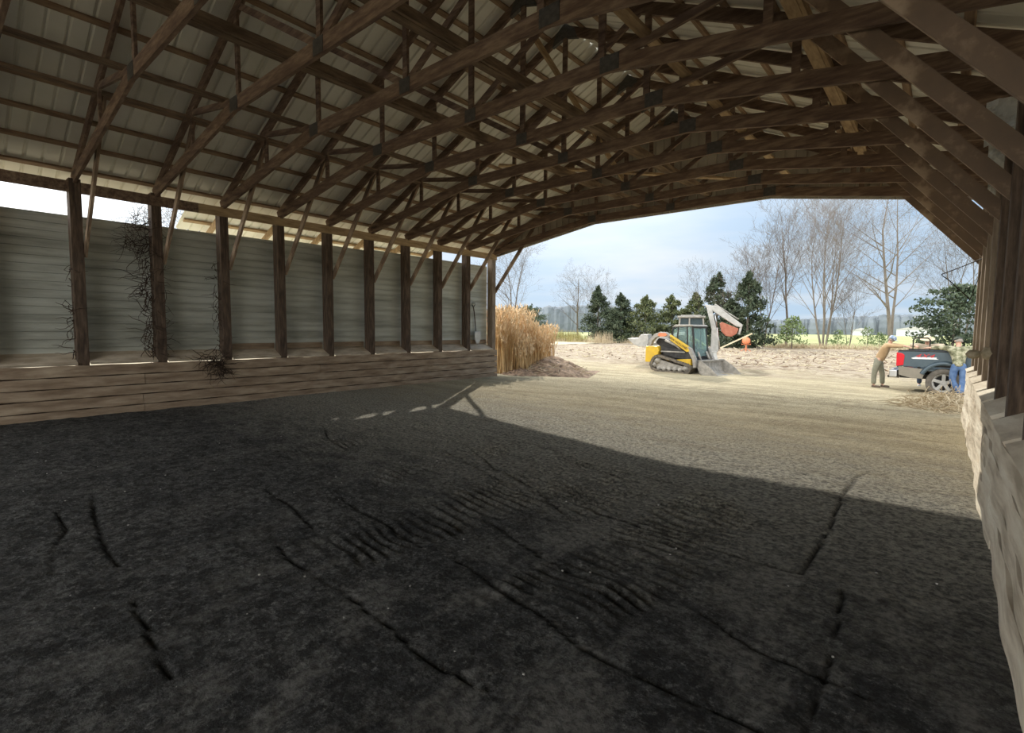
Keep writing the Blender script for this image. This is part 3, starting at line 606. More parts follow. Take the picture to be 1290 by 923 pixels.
def backhoe():
    # parked behind, seen side-on; x to the picture's right
    t = empty('backhoe_loader', (-10.12, 26.1, -.2), math.radians(20)); tag(t, 'pale grey backhoe with folded digging arm parked behind the yellow loader', 'backhoe')
    G = M['lgrey']
    # loader bucket at the far left
    bk = [(-2.0, 1.62), (-2.35, 1.62), (-2.5, 1.42), (-3.05, 1.40), (-2.75, 1.12), (-2.45, .98), (-2.05, 1.0), (-1.98, 1.2)]
    MB().prism(bk, -1.05, 1.05).build('loader_bucket', G, t, bevel=.02)
    for y in (-.6, .6): MB().beam((-2.1, y, 1.25), (-.9, y, 1.55), .14, .2).beam((-.9, y, 1.55), (-.1, y, 1.25), .14, .2).build('loader_arm', G, t)
    MB().prism([(-1.9, .65), (-1.95, 1.15), (-.6, 1.45), (-.6, .65)], -.42, .42).build('hood', G, t, bevel=.05)
    MB().prism([(-.9, .5), (-.9, .8), (1.0, .8), (1.0, .5)], -.5, .5).build('chassis', M['black'], t)
    for x, r_, w in ((-1.45, .45, .28), (.35, .68, .42)):
        for s in (-1, 1):
            wh = MB().lathe([(r_*.55, s*.62), (r_*.9, s*.62), (r_, s*.68), (r_, s*(.62+w-.06)), (r_*.9, s*(.62+w)), (r_*.55, s*(.60+w)), (r_*.55, s*.62)], (x, 0, r_), 'y', 28).build('tyre', M['tyre'], t, True)
            MB().lathe([(0, s*(.52+w)), (r_*.3, s*(.52+w)), (r_*.56, s*(.57+w)), (r_*.56, s*.66), (0, s*.66)], (x, 0, r_), 'y', 20).build('wheel_rim', G, wh)
    cb = MB()
    for s in (-1, 1):
        for a, b in (((-.58, 1.0), (-.48, 2.48)), ((-.02, 1.0), (-.02, 2.48)), ((.78, 1.1), (.62, 2.48))): cb.beam((a[0], s*.62, a[1]), (b[0], s*.62, b[1]), .07, .07)
    cb.build('cab_post', M['dust'], t)
    MB().box((.07, 0, 2.53), (1.35, 1.42, .10)).box((.05, 0, 2.60), (1.0, 1.2, .06)).build('cab_roof', M['dust'], t, bevel=.03)
    MB().prism([(-.55, 1.05), (-.47, 2.46), (.6, 2.46), (.74, 1.15)], -.60, -.59).prism([(-.55, 1.05), (-.47, 2.46), (.6, 2.46), (.74, 1.15)], .59, .60).build('cab_window', M['dglass'], t)
    MB().prism([(-.6, .8), (-.6, 1.12), (.8, 1.12), (.95, .8)], -.62, .62).build('cab_floor', G, t)
    MB().box((.1, 0, 1.45), (.1, .45, .6)).build('seat', M['black'], t)
    # digging end
    MB().box((1.15, 0, .62), (.35, 1.5, .35)).build('swing_frame', G, t)
    for s in (-1, 1): MB().beam((1.2, s*.7, .7), (1.45, s*1.1, .06), .14, .12, (1, 0, 0)).box((1.47, s*1.12, .03), (.4, .3, .05)).build('stabiliser', G, t)
    MB().prism([(1.02, .75), (1.25, .62), (1.42, .85), (1.36, 1.6), (1.02, 3.0), (.86, 3.14), (.76, 3.05), (1.05, 1.9)], -.13, .13).build('boom', G, t, bevel=.02)
    MB().tube([(1.45, 0, .9), (1.30, 0, 2.0)], .06, 10).tube([(1.30, 0, 2.0), (1.18, 0, 2.7)], .035, 10).build('boom_cylinder', M['chrome'], t, True)
    MB().prism([(.66, 3.17), (1.22, 3.10), (1.40, 3.0), (2.50, 2.14), (2.44, 2.02), (2.20, 2.06), (1.05, 2.86), (.85, 2.90)], -.11, .11).build('dipper_arm', G, t, bevel=.02)
    MB().tube([(1.15, 0, 3.18), (1.8, 0, 2.75)], .05, 10).tube([(1.8, 0, 2.75), (2.3, 0, 2.42)], .03, 10).build('dipper_cylinder', M['dust'], t, True)
    MB().beam((2.44, 0, 2.12), (2.34, 0, 1.66), .12, .10).build('bucket_link', G, t)
    MB().prism([(1.42, 2.22), (1.52, 2.28), (2.30, 1.95), (2.22, 1.70), (1.98, 1.54), (1.72, 1.58), (1.52, 1.80)], -.32, .32).build('digging_bucket', M['rust'], t, bevel=.03)
backhoe()
# cement mixer and the long inclined board it props
t = empty('cement_mixer', (-13.35, 47.5, -.2), .3); t.scale = (.68, .68, .68); tag(t, 'small orange cement mixer on a stand in front of the evergreens', 'cement mixer')
MB().lathe([(.02, -.42), (.34, -.42), (.50, -.15), (.50, .10), (.30, .50), (.27, .50), (.46, .08), (.46, -.12), (.02, -.36)], (0, 0, 1.42), 'y', 20).build('drum', M['orange'], t, True)
MB().tube([(0, 0, .95), (0, 0, .1)], .09, 8).tube([(-.55, 0, 1.42), (-.55, 0, .95), (.55, 0, .95), (.55, 0, 1.42)], .05, 6).build('yoke', M['orange'], t)
MB().beam((0, 0, .5), (-.65, 0, .03), .08, .07).beam((0, 0, .5), (.65, 0, .03), .08, .07).beam((0, 0, .12), (0, -.7, .03), .08, .07, (1, 0, 0)).beam((0, 0, .12), (0, .7, .03), .08, .07, (1, 0, 0)).build('stand', M['orange'], t)
o = MB().beam((-15.75, 46.9, -.12), (-12.95, 47.75, 1.42), .34, .12, (.3, -1, .0)).build('inclined_board', M['fore']); tag(o, 'long pale board sloping up against the orange mixer', 'board')
# ================================================================== pickup truck (x forward)
def truck():
    t = empty('pickup_truck', (.11, 20.40, -.25), math.radians(-5)); tag(t, 'dark slate pickup truck with tan lower body, seen from its rear side', 'pickup truck')
    # origin: rear axle centre on the ground; half width 1.0
    arc = [(-.50*math.cos(a), .42+.52*math.sin(a)) for a in np.linspace(.12, PI-.12, 14)]
    rail = 1.33; mid = .86; low = .52
    for s in (-1, 1):
        up = [(-1.08, mid), (-1.10, rail), (1.22, rail), (1.22, mid)] + [p for p in arc[::-1] if p[1] > mid]
        MB().prism(up, s*.90, s*.97).build('bed_side', M['blue'], t, bevel=.01)
        lo1 = [(-1.08, mid), (-1.06, .60), (-.75, low), (-.52, low)] + [p for p in arc if p[1] <= mid and p[0] < 0]
        lo2 = [(1.22, mid), (1.22, low), (.52, low)] + [p for p in arc[::-1] if p[1] <= mid and p[0] > 0]
        MB().prism(lo1, s*.90, s*.972).build('rocker_panel', M['tanp'], t); MB().prism(lo2, s*.90, s*.972).build('rocker_panel', M['tanp'], t)
        fl = MB(); n = 16   # wheel-arch flare
        for i in range(n):
            a0 = .42+(PI-.84)*i/n; a1 = .42+(PI-.84)*(i+1)/n
            fl.add([(-r_*math.cos(a), s*y, .42+r_*1.04*math.sin(a)) for a in (a0, a1) for r_, y in ((.50, .97), (.50, 1.015), (.56, 1.005), (.62, .97))], [(0, 1, 5, 4), (1, 2, 6, 5), (2, 3, 7, 6), (3, 0, 4, 7)])
        fl.build('wheel_arch', M['blue'], t, True)
        MB().beam((-1.10, s*.935, rail+.01), (1.22, s*.935, rail+.01), .09, .03).build('bed_rail', M['black'], t)
    MB().box((.07, 0, .78), (2.28, 1.8, .06)).box((1.20, 0, 1.05), (.05, 1.8, .56)).build('bed_floor', M['blue'], t)
    tg = MB().box((-1.11, 0, 1.07), (.06, 1.62, .50)).build('tailgate', M['blue'], t, bevel=.01)
    for s in (-1, 1): MB().prism([(-1.135, .86), (-1.145, 1.28), (-1.0, 1.26), (-.94, 1.2), (-.96, .90)], s*.80, s*.985).build('tail_light', M['red'], t, bevel=.015)
    MB().box((-1.21, 0, .62), (.20, 1.86, .22)).box((-1.29, 0, .74), (.10, .9, .05)).build('rear_bumper', M['chrome'], t, bevel=.04)
    MB().box((-1.33, 0, .47), (.3, .08, .07)).build('hitch', M['black'], t)
    # decal
    cu = D.curves.new('d', 'FONT'); cu.body = '4X4'; cu.size = .15; cu.extrude = .002; cu.align_x = 'CENTER'; cu.shear = .4; cu.space_character = 1.1
    tmp = D.objects.new('tmp', cu); C.objects.link(tmp); me = D.meshes.new_from_object(tmp.evaluated_get(bpy.context.evaluated_depsgraph_get())); D.objects.remove(tmp)
    me.materials.clear(); me.materials.append(M['redv']); de = D.objects.new('decal', me); C.objects.link(de); de.parent = t; de.location = (-.48, -.976, 1.15); de.rotation_euler = (PI/2, 0, 0); de.scale = (1.6, 1.0, 1)
    MB().prism([(-.78, 1.125), (-.68, 1.16), (-.18, 1.16), (-.20, 1.135), (-.14, 1.105), (-.74, 1.10)], -.974, -.972).build('decal_backing', M['white'], t)
    MB().box((0, .74, .93), (1.1, .3, .12)).box((0, -.74, .93), (1.1, .3, .12)).box((-.6, -.8, .75), (.06, .2, .4)).box((-.6, .8, .75), (.06, .2, .4)).build('wheel_well', M['black'], t)
    # wheels
    for x in (0, 3.55):
        for s in (-1, 1):
            r_ = .42
            w = MB().lathe([(.25, s*.70), (.38, s*.70), (.42, s*.74), (.42, s*.93), (.40, s*.97), (.27, s*.98), (.25, s*.95)], (x, 0, .42), 'y', 36).build('tyre', M['tyre'], t, True)
            rim = MB().lathe([(.22, s*.90), (.255, s*.97), (.265, s*.97), (.265, s*.72), (.22, s*.72)], (x, 0, .42), 'y', 32)
            for i in range(5):
                a = 2*PI*i/5+.3; rim.beam((x+.05*math.cos(a), s*.93, .42+.05*math.sin(a)), (x+.25*math.cos(a), s*.95, .42+.25*math.sin(a)), .035, .085)
            rim.lathe([(0, s*.96), (.06, s*.96), (.075, s*.92), (.075, s*.88)], (x, 0, .42), 'y', 16)
            rim.build('wheel_rim', M['lgrey'], w)
            MB().lathe([(0, s*.80), (.22, s*.80)], (x, 0, .42), 'y', 24).build('brake_disc', M['black'], w)
    MB().box((1.2, 0, .55), (4.6, 1.0, .14)).build('chassis_frame', M['black'], t)
    # cab and hood
    for s in (-1, 1):
        MB().prism([(1.26, mid), (1.26, 1.36), (3.0, 1.32), (4.5, 1.22), (4.62, 1.1), (4.62, mid)], s*.90, s*.98).build('cab_side', M['blue'], t, bevel=.01)
        MB().prism([(1.26, mid), (1.26, .5), (3.0, .5), (3.08, mid)], s*.90, s*.975).prism([(4.05, mid), (4.1, .6), (4.62, .6), (4.62, mid)], s*.90, s*.975).build('rocker_panel', M['tanp'], t)
        MB().prism([(1.42, 1.38), (1.50, 1.84), (2.55, 1.84), (2.95, 1.36)], s*.86, s*.87).build('side_window', M['dglass'], t)
        MB().beam((1.32, s*.86, 1.36), (1.42, s*.80, 1.9), .05, .08).beam((2.2, s*.88, 1.36), (2.2, s*.82, 1.9), .05, .08).beam((3.05, s*.88, 1.34), (2.6, s*.80, 1.9), .05, .07).build('roof_pillar', M['blue'], t)
        MB().box((2.85, s*1.1, 1.42), (.12, .22, .24)).build('wing_mirror', M['black'], t, bevel=.03)
    MB().prism([(1.36, 1.88), (1.5, 1.96), (2.5, 1.96), (2.66, 1.88)], -.82, .82).build('cab_roof', M['blue'], t, bevel=.03)
    MB().prism([(1.30, .8), (1.30, 1.36), (1.36, 1.9), (1.38, 1.9), (1.34, 1.36), (1.34, .8)], -.86, .86).build('rear_window', M['dglass'], t)
    MB().prism([(3.0, 1.2), (3.0, 1.34), (4.5, 1.24), (4.62, 1.1)], -.90, .90).build('hood', M['blue'], t, bevel=.03)
    MB().box((4.64, 0, .95), (.06, 1.5, .3)).build('grille', M['chrome'], t); MB().box((4.72, 0, .62), (.18, 1.9, .22)).build('front_bumper', M['chrome'], t, bevel=.04)
    # a tubular rack standing in the bed
    o = MB().tube([(-.92, .35, .82), (-.92, .35, 1.66), (-.86, .35, 1.72), (-.56, .35, 1.72), (-.50, .35, 1.66), (-.50, .35, .82)], .022, 8).build('tube_hoop', M['wire'], t)
truck()
# ================================================================== people
def skin(name, pts, edges, m, parent, root, sub=2):
    """pts: {key: (x,y,z,r)}"""
    ks = list(pts); me = D.meshes.new(name); me.from_pydata([pts[k][:3] for k in ks], [(ks.index(a), ks.index(b)) for a, b in edges], [])
    o = D.objects.new(name, me); C.objects.link(o); me.materials.append(m)
    s = o.modifiers.new('skin', 'SKIN'); s.use_smooth_shade = True
    lay = me.skin_vertices[0].data if me.skin_vertices else None
    if lay is None:
        import bmesh
        bm = bmesh.new(); bm.from_mesh(me); bm.verts.layers.skin.verify(); bm.to_mesh(me); bm.free(); lay = me.skin_vertices[0].data
    for i, k in enumerate(ks):
        r = pts[k][3]; lay[i].radius = (r, r) if not isinstance(r, tuple) else r; lay[i].use_root = (k == root)
    b = o.modifiers.new('sub', 'SUBSURF'); b.levels = sub; b.render_levels = sub
    if parent: o.parent = parent
    return o
def V(*a): return Vector(a)
def person(loc, rz, J, label, top, legs, feet, cap, capkind, group=None, hand_dir=((1, 0, -.2), (1, 0, -.2)), puff=1.0):
    """J: joint positions, x forward, y left, z up"""
    t = empty('person', loc, rz); tag(t, label, 'person', group)
    P = {}; E = []
    def put(k, v, r): P[k] = (v[0], v[1], v[2], r)
    put('pel', J['pel'], .10); put('wai', V(*J['pel']).lerp(V(*J['che']), .45), .10); put('che', J['che'], .12); put('nec', J['nec'], .058)
    hd = V(*J['head']); nk = V(*J['nec']); up = (hd-nk).normalized()
    put('h0', nk.lerp(hd, .55), .062); put('h1', hd, .088); put('h2', hd+up*.07, .075)
    E += [('pel', 'wai'), ('wai', 'che'), ('che', 'nec'), ('nec', 'h0'), ('h0', 'h1'), ('h1', 'h2')]
    for s, n in ((1, 'L'), (-1, 'R')):
        put('sh'+n, J['sh'+n], .062); put('el'+n, J['el'+n], .045); put('wr'+n, J['wr'+n], .028)
        put('hi'+n, J['hi'+n], .078); put('kn'+n, J['kn'+n], .052); put('an'+n, J['an'+n], .034); an = V(*J['an'+n]); f = V(*J.get('foot', (1, 0, 0))); put('to'+n, an+V(f.x*.13, f.y*.13, -.045), .022)
        E += [('che', 'sh'+n), ('sh'+n, 'el'+n), ('el'+n, 'wr'+n), ('pel', 'hi'+n), ('hi'+n, 'kn'+n), ('kn'+n, 'an'+n), ('an'+n, 'to'+n)]
        d = V(*hand_dir[0 if s > 0 else 1]).normalized(); wr = V(*J['wr'+n]); side = d.cross(V(0, 0, 1)).normalized()
        put('pa'+n, wr+d*.055, .026); E.append(('wr'+n, 'pa'+n))
        for i, (of, L) in enumerate(((-.030, .062), (-.010, .074), (.011, .070), (.031, .055))):
            b0 = wr+d*.09+side*of; b1 = b0+d*L*.55+V(0, 0, -.006); b2 = b0+d*L*.9+V(0, 0, -.03)
            for j, (b, r) in enumerate(((b0, .0095), (b1, .0085), (b2, .0075))): put('f%d%d%s' % (i, j, n), b, r)
            E += [('pa'+n, 'f%d0%s' % (i, n)), ('f%d0%s' % (i, n), 'f%d1%s' % (i, n)), ('f%d1%s' % (i, n), 'f%d2%s' % (i, n))]
        th = side*(-.5 if s > 0 else .5); b1 = wr+d*.05+th.normalized()*.045; b2 = b1+d*.035+th.normalized()*.012
        put('t0'+n, b1, .011); put('t1'+n, b2, .009); E += [('pa'+n, 't0'+n), ('t0'+n, 't1'+n)]
    body = skin('body', P, E, M['skin'], t, 'pel')
    # face
    f = (V(*J['look'])).normalized(); sd = f.cross(up).normalized()
    fc = MB(); fc.tube([hd+f*.075+up*.02, hd+f*.105-up*.005, hd+f*.082-up*.02], [.008, .015, .010], 6); fc.build('nose', M['skin'], body, True)
    for s in (-1, 1):
        MB().lathe([(0, -.008), (.009, -.004), (.009, .004), (0, .008)], hd+f*.082+sd*s*.032+up*.022, 'z', 8).build('eye', M['ink'], body)
        MB().lathe([(0, -.028), (.014, -.015), (.016, .01), (0, .028)], hd+sd*s*.088, 'z', 8).build('ear', M['skin'], body, True)
    MB().tube([hd+f*.080-up*.045-sd*.022, hd+f*.088-up*.046, hd+f*.080-up*.045+sd*.022], .005, 5).build('mouth', M['rust'], body)
    hr = MB(); q = V(0, 0, 1).rotation_difference(up).to_matrix()
    hr.lathe([(.088, -.03), (.096, .01), (.094, .05), (.07, .09), (.0, .105)], (0, 0, 0), 'z', 16); hr.v = [tuple(hd - f*.012 + q @ V(*v)) for v in hr.v]; hr.build('hair', M['hair'], body, True)
    # clothes
    g = .014*puff
    Tp = {'wai': (*V(*J['pel']).lerp(V(*J['che']), -.20), .150), 'mid': (*V(*J['pel']).lerp(V(*J['che']), .5), .155), 'che': (*J['che'], .165), 'col': (*V(*J['che']).lerp(nk, .72), .085)}
    Te = [('wai', 'mid'), ('mid', 'che'), ('che', 'col')]
    Lp = {'top': (*V(*J['pel']).lerp(V(*J['che']), .20), .138), 'pel': (*J['pel'], .142)}; Le = [('top', 'pel')]
    for n in 'LR':
        cu = V(*J['el'+n]).lerp(V(*J['wr'+n]), .88)
        Tp['sh'+n] = (*J['sh'+n], .088); Tp['el'+n] = (*J['el'+n], .066); Tp['cu'+n] = (*cu, .048); Te += [('che', 'sh'+n), ('sh'+n, 'el'+n), ('el'+n, 'cu'+n)]
        an = V(*J['kn'+n]).lerp(V(*J['an'+n]), .93)
        Lp['hi'+n] = (*J['hi'+n], .112); Lp['kn'+n] = (*J['kn'+n], .082); Lp['cu'+n] = (*an, .072); Le += [('pel', 'hi'+n), ('hi'+n, 'kn'+n), ('kn'+n, 'cu'+n)]
        a = V(*J['an'+n]); ff = V(*J.get('foot', (1, 0, 0))); skin('boot', {'a': (a.x, a.y, a.z+.03, .056), 'h': (a.x-ff.x*.03, a.y-ff.y*.03, .045, .05), 'm': (a.x+ff.x*.09, a.y+ff.y*.09, .048, .056), 't': (a.x+ff.x*.20, a.y+ff.y*.20, .042, .048)}, [('a', 'h'), ('h', 'm'), ('m', 't')], M[feet], t, 'a')
    skin('jacket', Tp, Te, M[top], t, 'che'); skin('trousers', Lp, Le, M[legs], t, 'pel')
    # headgear
    cp = MB(); fz = f - up*f.dot(up); fz.normalize(); sz = up.cross(fz)
    def W(v): return tuple(hd + fz*v[0] + sz*v[1] + up*v[2])
    if capkind == 'hat':
        cp.lathe([(.20, .045), (.19, .055), (.105, .065), (.10, .13), (.06, .16), (0, .155)], (0, 0, 0), 'z', 24)
    else:
        cp.lathe([(.103, .03), (.106, .07), (.09, .115), (.05, .138), (0, .142)], (0, 0, 0), 'z', 20)
        n = 8; vs = []
        for i in range(n+1):
            a = -1.1+2.2*i/n; vs += [(.098*math.cos(a), .098*math.sin(a), .045), (.10*math.cos(a)+.085*math.cos(a*.6), .09*math.sin(a), .030)]
        cp.add(vs, [(2*i, 2*i+1, 2*i+3, 2*i+2) for i in range(n)])
    cp.v = [W(v) for v in cp.v]; o = cp.build('cap' if capkind != 'hat' else 'hat', M[cap], t, True); o.modifiers.new('s', 'SOLIDIFY').thickness = .006
    return t
# man leaning on the tailgate, facing +x
Z = -.22
person((-1.62, 20.62, Z+.02), math.radians(-4), dict(pel=(-.02, 0, .92), che=(.17, 0, 1.30), nec=(.24, 0, 1.47), head=(.30, 0, 1.60), look=(1, -.2, -.15),
  shL=(.20, .19, 1.42), elL=(.46, .22, 1.42), wrL=(.66, .12, 1.40), shR=(.20, -.19, 1.42), elR=(.44, -.24, 1.40), wrR=(.68, -.22, 1.40),
  hiL=(-.02, .10, .88), knL=(.08, .14, .48), anL=(.10, .15, .09), hiR=(-.03, -.10, .88), knR=(-.10, -.13, .48), anR=(-.10, -.14, .09)),
  'man in tan canvas jacket and blue cap leaning on the truck tailgate', 'jacket', 'greyp', 'boot', 'cap1', 'cap')
# man in camouflage, back to us, arms spread along the bed rail, facing +y
person((.34, 18.98, Z+.02), math.radians(92), dict(pel=(.12, 0, .90), che=(.36, .02, 1.27), nec=(.44, .02, 1.45), head=(.50, .03, 1.59), look=(1, .7, -.2),
  shL=(.40, .21, 1.40), elL=(.52, .46, 1.40), wrL=(.55, .66, 1.395), shR=(.40, -.19, 1.40), elR=(.52, -.42, 1.42), wrR=(.55, -.62, 1.395),
  hiL=(.12, .10, .86), knL=(.10, .12, .47), anL=(-.05, -.10, .09), hiR=(.12, -.10, .86), knR=(.05, -.10, .47), anR=(-.12, -.06, .09)),
  'man in camouflage jacket and jeans with his back turned, arms along the truck bed', 'camo', 'jeans', 'shoe', 'cap2', 'cap', hand_dir=((.5, 1, -.1), (.5, -1, -.1)))
# man on the far side in a straw hat, facing -y
person((-.46, 22.18, Z), math.radians(-88), dict(pel=(.08, 0, .92), che=(.26, 0, 1.30), nec=(.32, 0, 1.47), head=(.36, 0, 1.60), look=(1, .1, -.2),
  shL=(.28, .20, 1.43), elL=(.44, .44, 1.44), wrL=(.54, .26, 1.42), shR=(.28, -.20, 1.43), elR=(.44, -.44, 1.44), wrR=(.54, -.26, 1.42),
  hiL=(.08, .10, .84), knL=(.06, .13, .46), anL=(-.02, .14, .09), hiR=(.08, -.10, .84), knR=(.06, -.13, .46), anR=(-.02, -.14, .09)),
  'man in a straw hat and beige shirt standing behind the truck bed', 'shirt', 'navy', 'shoe', 'straw', 'hat')
# ================================================================== plants and heaps
def bare_tree(loc, H, seed, label, m='bark', trunks=1, r0=None, spread=.5, cat='tree', first=.22, lean=0, group='bare winter trees', dens=1.0, up=.10, maxlev=4):
    rr = random.Random(seed); mb = MB(); r0 = r0 or H*.012
    def grow(p, d, L, r, lev):
        n = 5 if lev == 0 else 4; P = [p]; R_ = [r]; q = p; dd = d
        for i in range(n):
            dd = (dd + Vector((rr.gauss(0, .07), rr.gauss(0, .07), rr.gauss(0, .05)+(.03 if lev else 0)))).normalized(); q = q + dd*L/n; P.append(q); R_.append(max(r*(1-.82*(i+1)/n), .006))
        mb.tube(P, R_, 6 if lev == 0 else (4 if lev < 2 else 3), False)
        if lev >= maxlev: return
        k = [int(12*dens), int(6*dens), 4, 3][lev]
        for j in range(k):
            u = (first if lev == 0 else .15) + (1-(first if lev == 0 else .15))*(j+rr.random())/k; u = min(u, .98)
            i = min(int(u*n), n-1); a = P[i].lerp(P[i+1], u*n-i); rr_ = R_[i]*(1-(u*n-i)) + R_[i+1]*(u*n-i)
            ax = (P[i+1]-P[i]).normalized(); perp = ax.cross(Vector((rr.gauss(0, 1), rr.gauss(0, 1), rr.gauss(0, 1)))).normalized()
            nd = (ax*(1-spread) + perp*spread*rr.uniform(.8, 1.3) + Vector((0, 0, up))).normalized()
            grow(a, nd, L*(.52 if lev == 0 else .55)*(1.15-.65*u if lev == 0 else 1)*rr.uniform(.75, 1.15), max(rr_*.5, .007), lev+1)
    for k in range(trunks):
        a = 2*PI*k/max(trunks, 1)+seed; tilt = 0 if trunks == 1 else rr.uniform(.05, .17)
        d = Vector((math.cos(a)*tilt+lean, math.sin(a)*tilt, 1)).normalized()
        grow(Vector((math.cos(a), math.sin(a), 0))*(.0 if trunks == 1 else H*.018), d, H*rr.uniform(.86, 1.0) if trunks > 1 else H, r0*(1 if trunks == 1 else rr.uniform(.6, .9)), 0)
    o = mb.build('bare_tree' if cat == 'tree' else 'bare_shrub', M[m]); o.location = loc; return tag(o, label, cat, group)
def yard(u, d):   # helper: azimuth (degrees left of +y) and distance to a ground point
    return (-d*math.sin(math.radians(u)), d*math.cos(math.radians(u)), -.25)
BT = [((-5.4, 82.6, -.3), 20.0, 11, 'tallest bare tree, behind the truck, with wide fanned branches', 'barkp', 2, .30, .58),
      ((-11.6, 74, -.3), 16.8, 12, 'clump of bare leaning trunks left of the tallest bare tree', 'barkp', 5, .17, .40),
      ((-13.6, 63.5, -.3), 14.0, 13, 'slim single-trunk bare tree behind the young green shrub', 'bark', 1, .15, .42),
      ((-15.6, 62, -.3), 11.8, 14, 'bare tree just right of the tall dark evergreen', 'bark', 2, .12, .42),
      ((-18.2, 60, -.3), 10.0, 15, 'thin bare tree between the two tallest evergreens', 'bark', 2, .10, .45),
      ((-53.5, 82.0, -.3), 11.5, 16, 'round-crowned bare tree alone in the field left of the evergreens', 'bark', 1, .20, .55),
      ((-47.0, 78.5, -.3), 10.5, 17, 'thin bare tree touching the leftmost evergreen', 'bark', 2, .10, .45),
      ((-56.0, 66.0, -.3), 15.5, 18, 'large bare tree half hidden by the left wall end', 'bark', 2, .22, .50),
      ((-24.5, 68.0, -.3), 9.0, 19, 'sparse bare tree above the parked backhoe', 'bark', 2, .10, .42),
      ((-8.6, 71.0, -.3), 7.5, 20, 'small bare sapling right of the leaning trunks', 'bark', 3, .06, .40),
      ((1.5, 88.0, -.3), 15.0, 21, 'bare tree at the right edge of the opening, beyond the round bush', 'bark', 3, .16, .48),
      ((-38.0, 12.0, -.3), 9.5, 22, 'bare tree outside, seen through the sky gap of left wall', 'bark', 2, .14, .5)]
for loc, H, sd, lab, m, tk, r0, spd in BT: bare_tree(loc, H, sd, lab, m, tk, r0, spd, dens=1.0 if H > 9 else .7)
def conifer(loc, H, Rb, seed, label, m, n=5200, kind='evergreen_tree', group='evergreens', shape=.85, leaf=.22, base=.02, lumps=0):
    rs = np.random.RandomState(seed); t = empty(kind, loc); tag(t, label, 'tree' if H > 2.5 else 'shrub', group)
    MB().tube([(0, 0, -.1), (0, 0, H*.5), (0, 0, H*.93)], [H*.02, H*.012, .02], 6).build('trunk', M['bark'], t)
    # boughs: foliage gathered along drooping branches
    nb = int(70 if lumps == 0 else lumps); V_ = []; F_ = []
    per = n//nb
    for b in range(nb):
        u = base + (1-base)*(b+rs.rand())/nb; z = H*u; a = rs.rand()*2*PI
        if kind == 'round_bush': R_ = Rb*math.sqrt(max(0, 1-((u-.42)/.6)**2))*(.8+.35*rs.rand())
        else: R_ = Rb*(1-u)**shape*(.72+.5*rs.rand()) + .12
        s = np.sqrt(rs.rand(per))*R_; droop = -.12*s if kind != 'round_bush' else .02*s
        w = .10+.22*s*(1-s/(R_+.01)*.6)
        pos = np.stack([np.cos(a)*s - np.sin(a)*rs.normal(0, 1, per)*w, np.sin(a)*s + np.cos(a)*rs.normal(0, 1, per)*w, z+droop+.28*s*(.5 if kind != 'round_bush' else .2)+rs.normal(0, .16, per)*(.6+.06*H)], 1)
        d = rs.normal(0, 1, (per, 3)); d /= np.linalg.norm(d, axis=1)[:, None]; e = np.cross(d, rs.normal(0, 1, (per, 3))); e /= np.linalg.norm(e, axis=1)[:, None]
        L = leaf*(.6+.8*rs.rand(per))[:, None]
        k = len(V_)*0 + sum(len(x) for x in V_)
        q = np.stack([pos-d*L*.5, pos+e*L*.28, pos+d*L*.6, pos-e*L*.28], 1).reshape(-1, 3); V_.append(q); F_.append(np.arange(len(q)).reshape(-1, 4)+k)
    v = np.concatenate(V_); v[:, 2] = np.maximum(v[:, 2], .02); f = np.concatenate(F_)
    me = D.meshes.new('foliage'); me.from_pydata(v.tolist(), [], f.tolist()); me.materials.append(M[m]); o = D.objects.new('foliage', me); C.objects.link(o); o.parent = t
    return t
CT = [((-38.6, 64.5, -.3), 7.8, 2.3, 31, 'narrow pointed evergreen at the left end of the evergreen row', 'ever'),
      ((-34.6, 64.0, -.3), 6.6, 2.6, 32, 'broad evergreen, second in the row from the left', 'ever'),
      ((-36.4, 66.5, -.3), 4.6, 2.3, 39, 'low dark evergreen filling in behind the two leftmost ones', 'ever'),
      ((-31.4, 65.0, -.3), 6.2, 2.7, 33, 'olive evergreen in the middle of the row, above the raised grey bucket', 'ever2'),
      ((-28.9, 68.0, -.3), 6.4, 2.5, 34, 'yellow-green evergreen just left of the loader cab', 'ever2'),
      ((-26.0, 68.5, -.3), 6.6, 2.3, 35, 'pale green evergreen hidden behind the loader cab', 'ever2'),
      ((-20.6, 61.3, -.3), 8.2, 2.3, 36, 'tall evergreen behind the backhoe arm', 'ever'),
      ((-15.4, 55.0, -.3), 7.4, 2.1, 37, 'tall dark conical evergreen right of the orange mixer', 'ever'),
      ((-17.6, 57.0, -.3), 5.0, 2.0, 38, 'shorter dark evergreen behind the orange mixer', 'ever')]
for a in CT: conifer(a[0], a[1]*1.03, a[2]*1.32, *a[3:], n=7800, shape=.72, leaf=.26)
conifer((-11.9, 58, -.3), 3.3, 1.6, 41, 'young leafy green shrub in front of the slim bare tree', 'green', n=900, kind='young_shrub', shape=.35, leaf=.24, base=.25, lumps=40, group=None)
conifer((.6, 66.5, -.3), 6.4, 3.6, 42, 'big round dark bush beyond the truck hood', 'holly', n=6500, kind='round_bush', leaf=.30, lumps=120, group=None)
conifer((-53.4, 66.8, -.3), 5.6, 3.4, 43, 'round dark bush behind the tan reeds at left', 'holly', n=4500, kind='round_bush', leaf=.30, lumps=100, group=None)
for i, (x, y, h) in enumerate(((-7.0, 73, 2.4), (-5.6, 70, 1.8), (-9.4, 69, 2.0))):
    conifer((x, y, -.3), h, 1.1, 50+i, ['yellowish young pine left of the leaning man', 'small pale shrub under the tallest bare tree', 'small green shrub beneath the leaning bare trunks'][i], 'green', n=350, kind='young_shrub', shape=.4, leaf=.2, base=.2, lumps=25, group='young shrubs at the field edge')
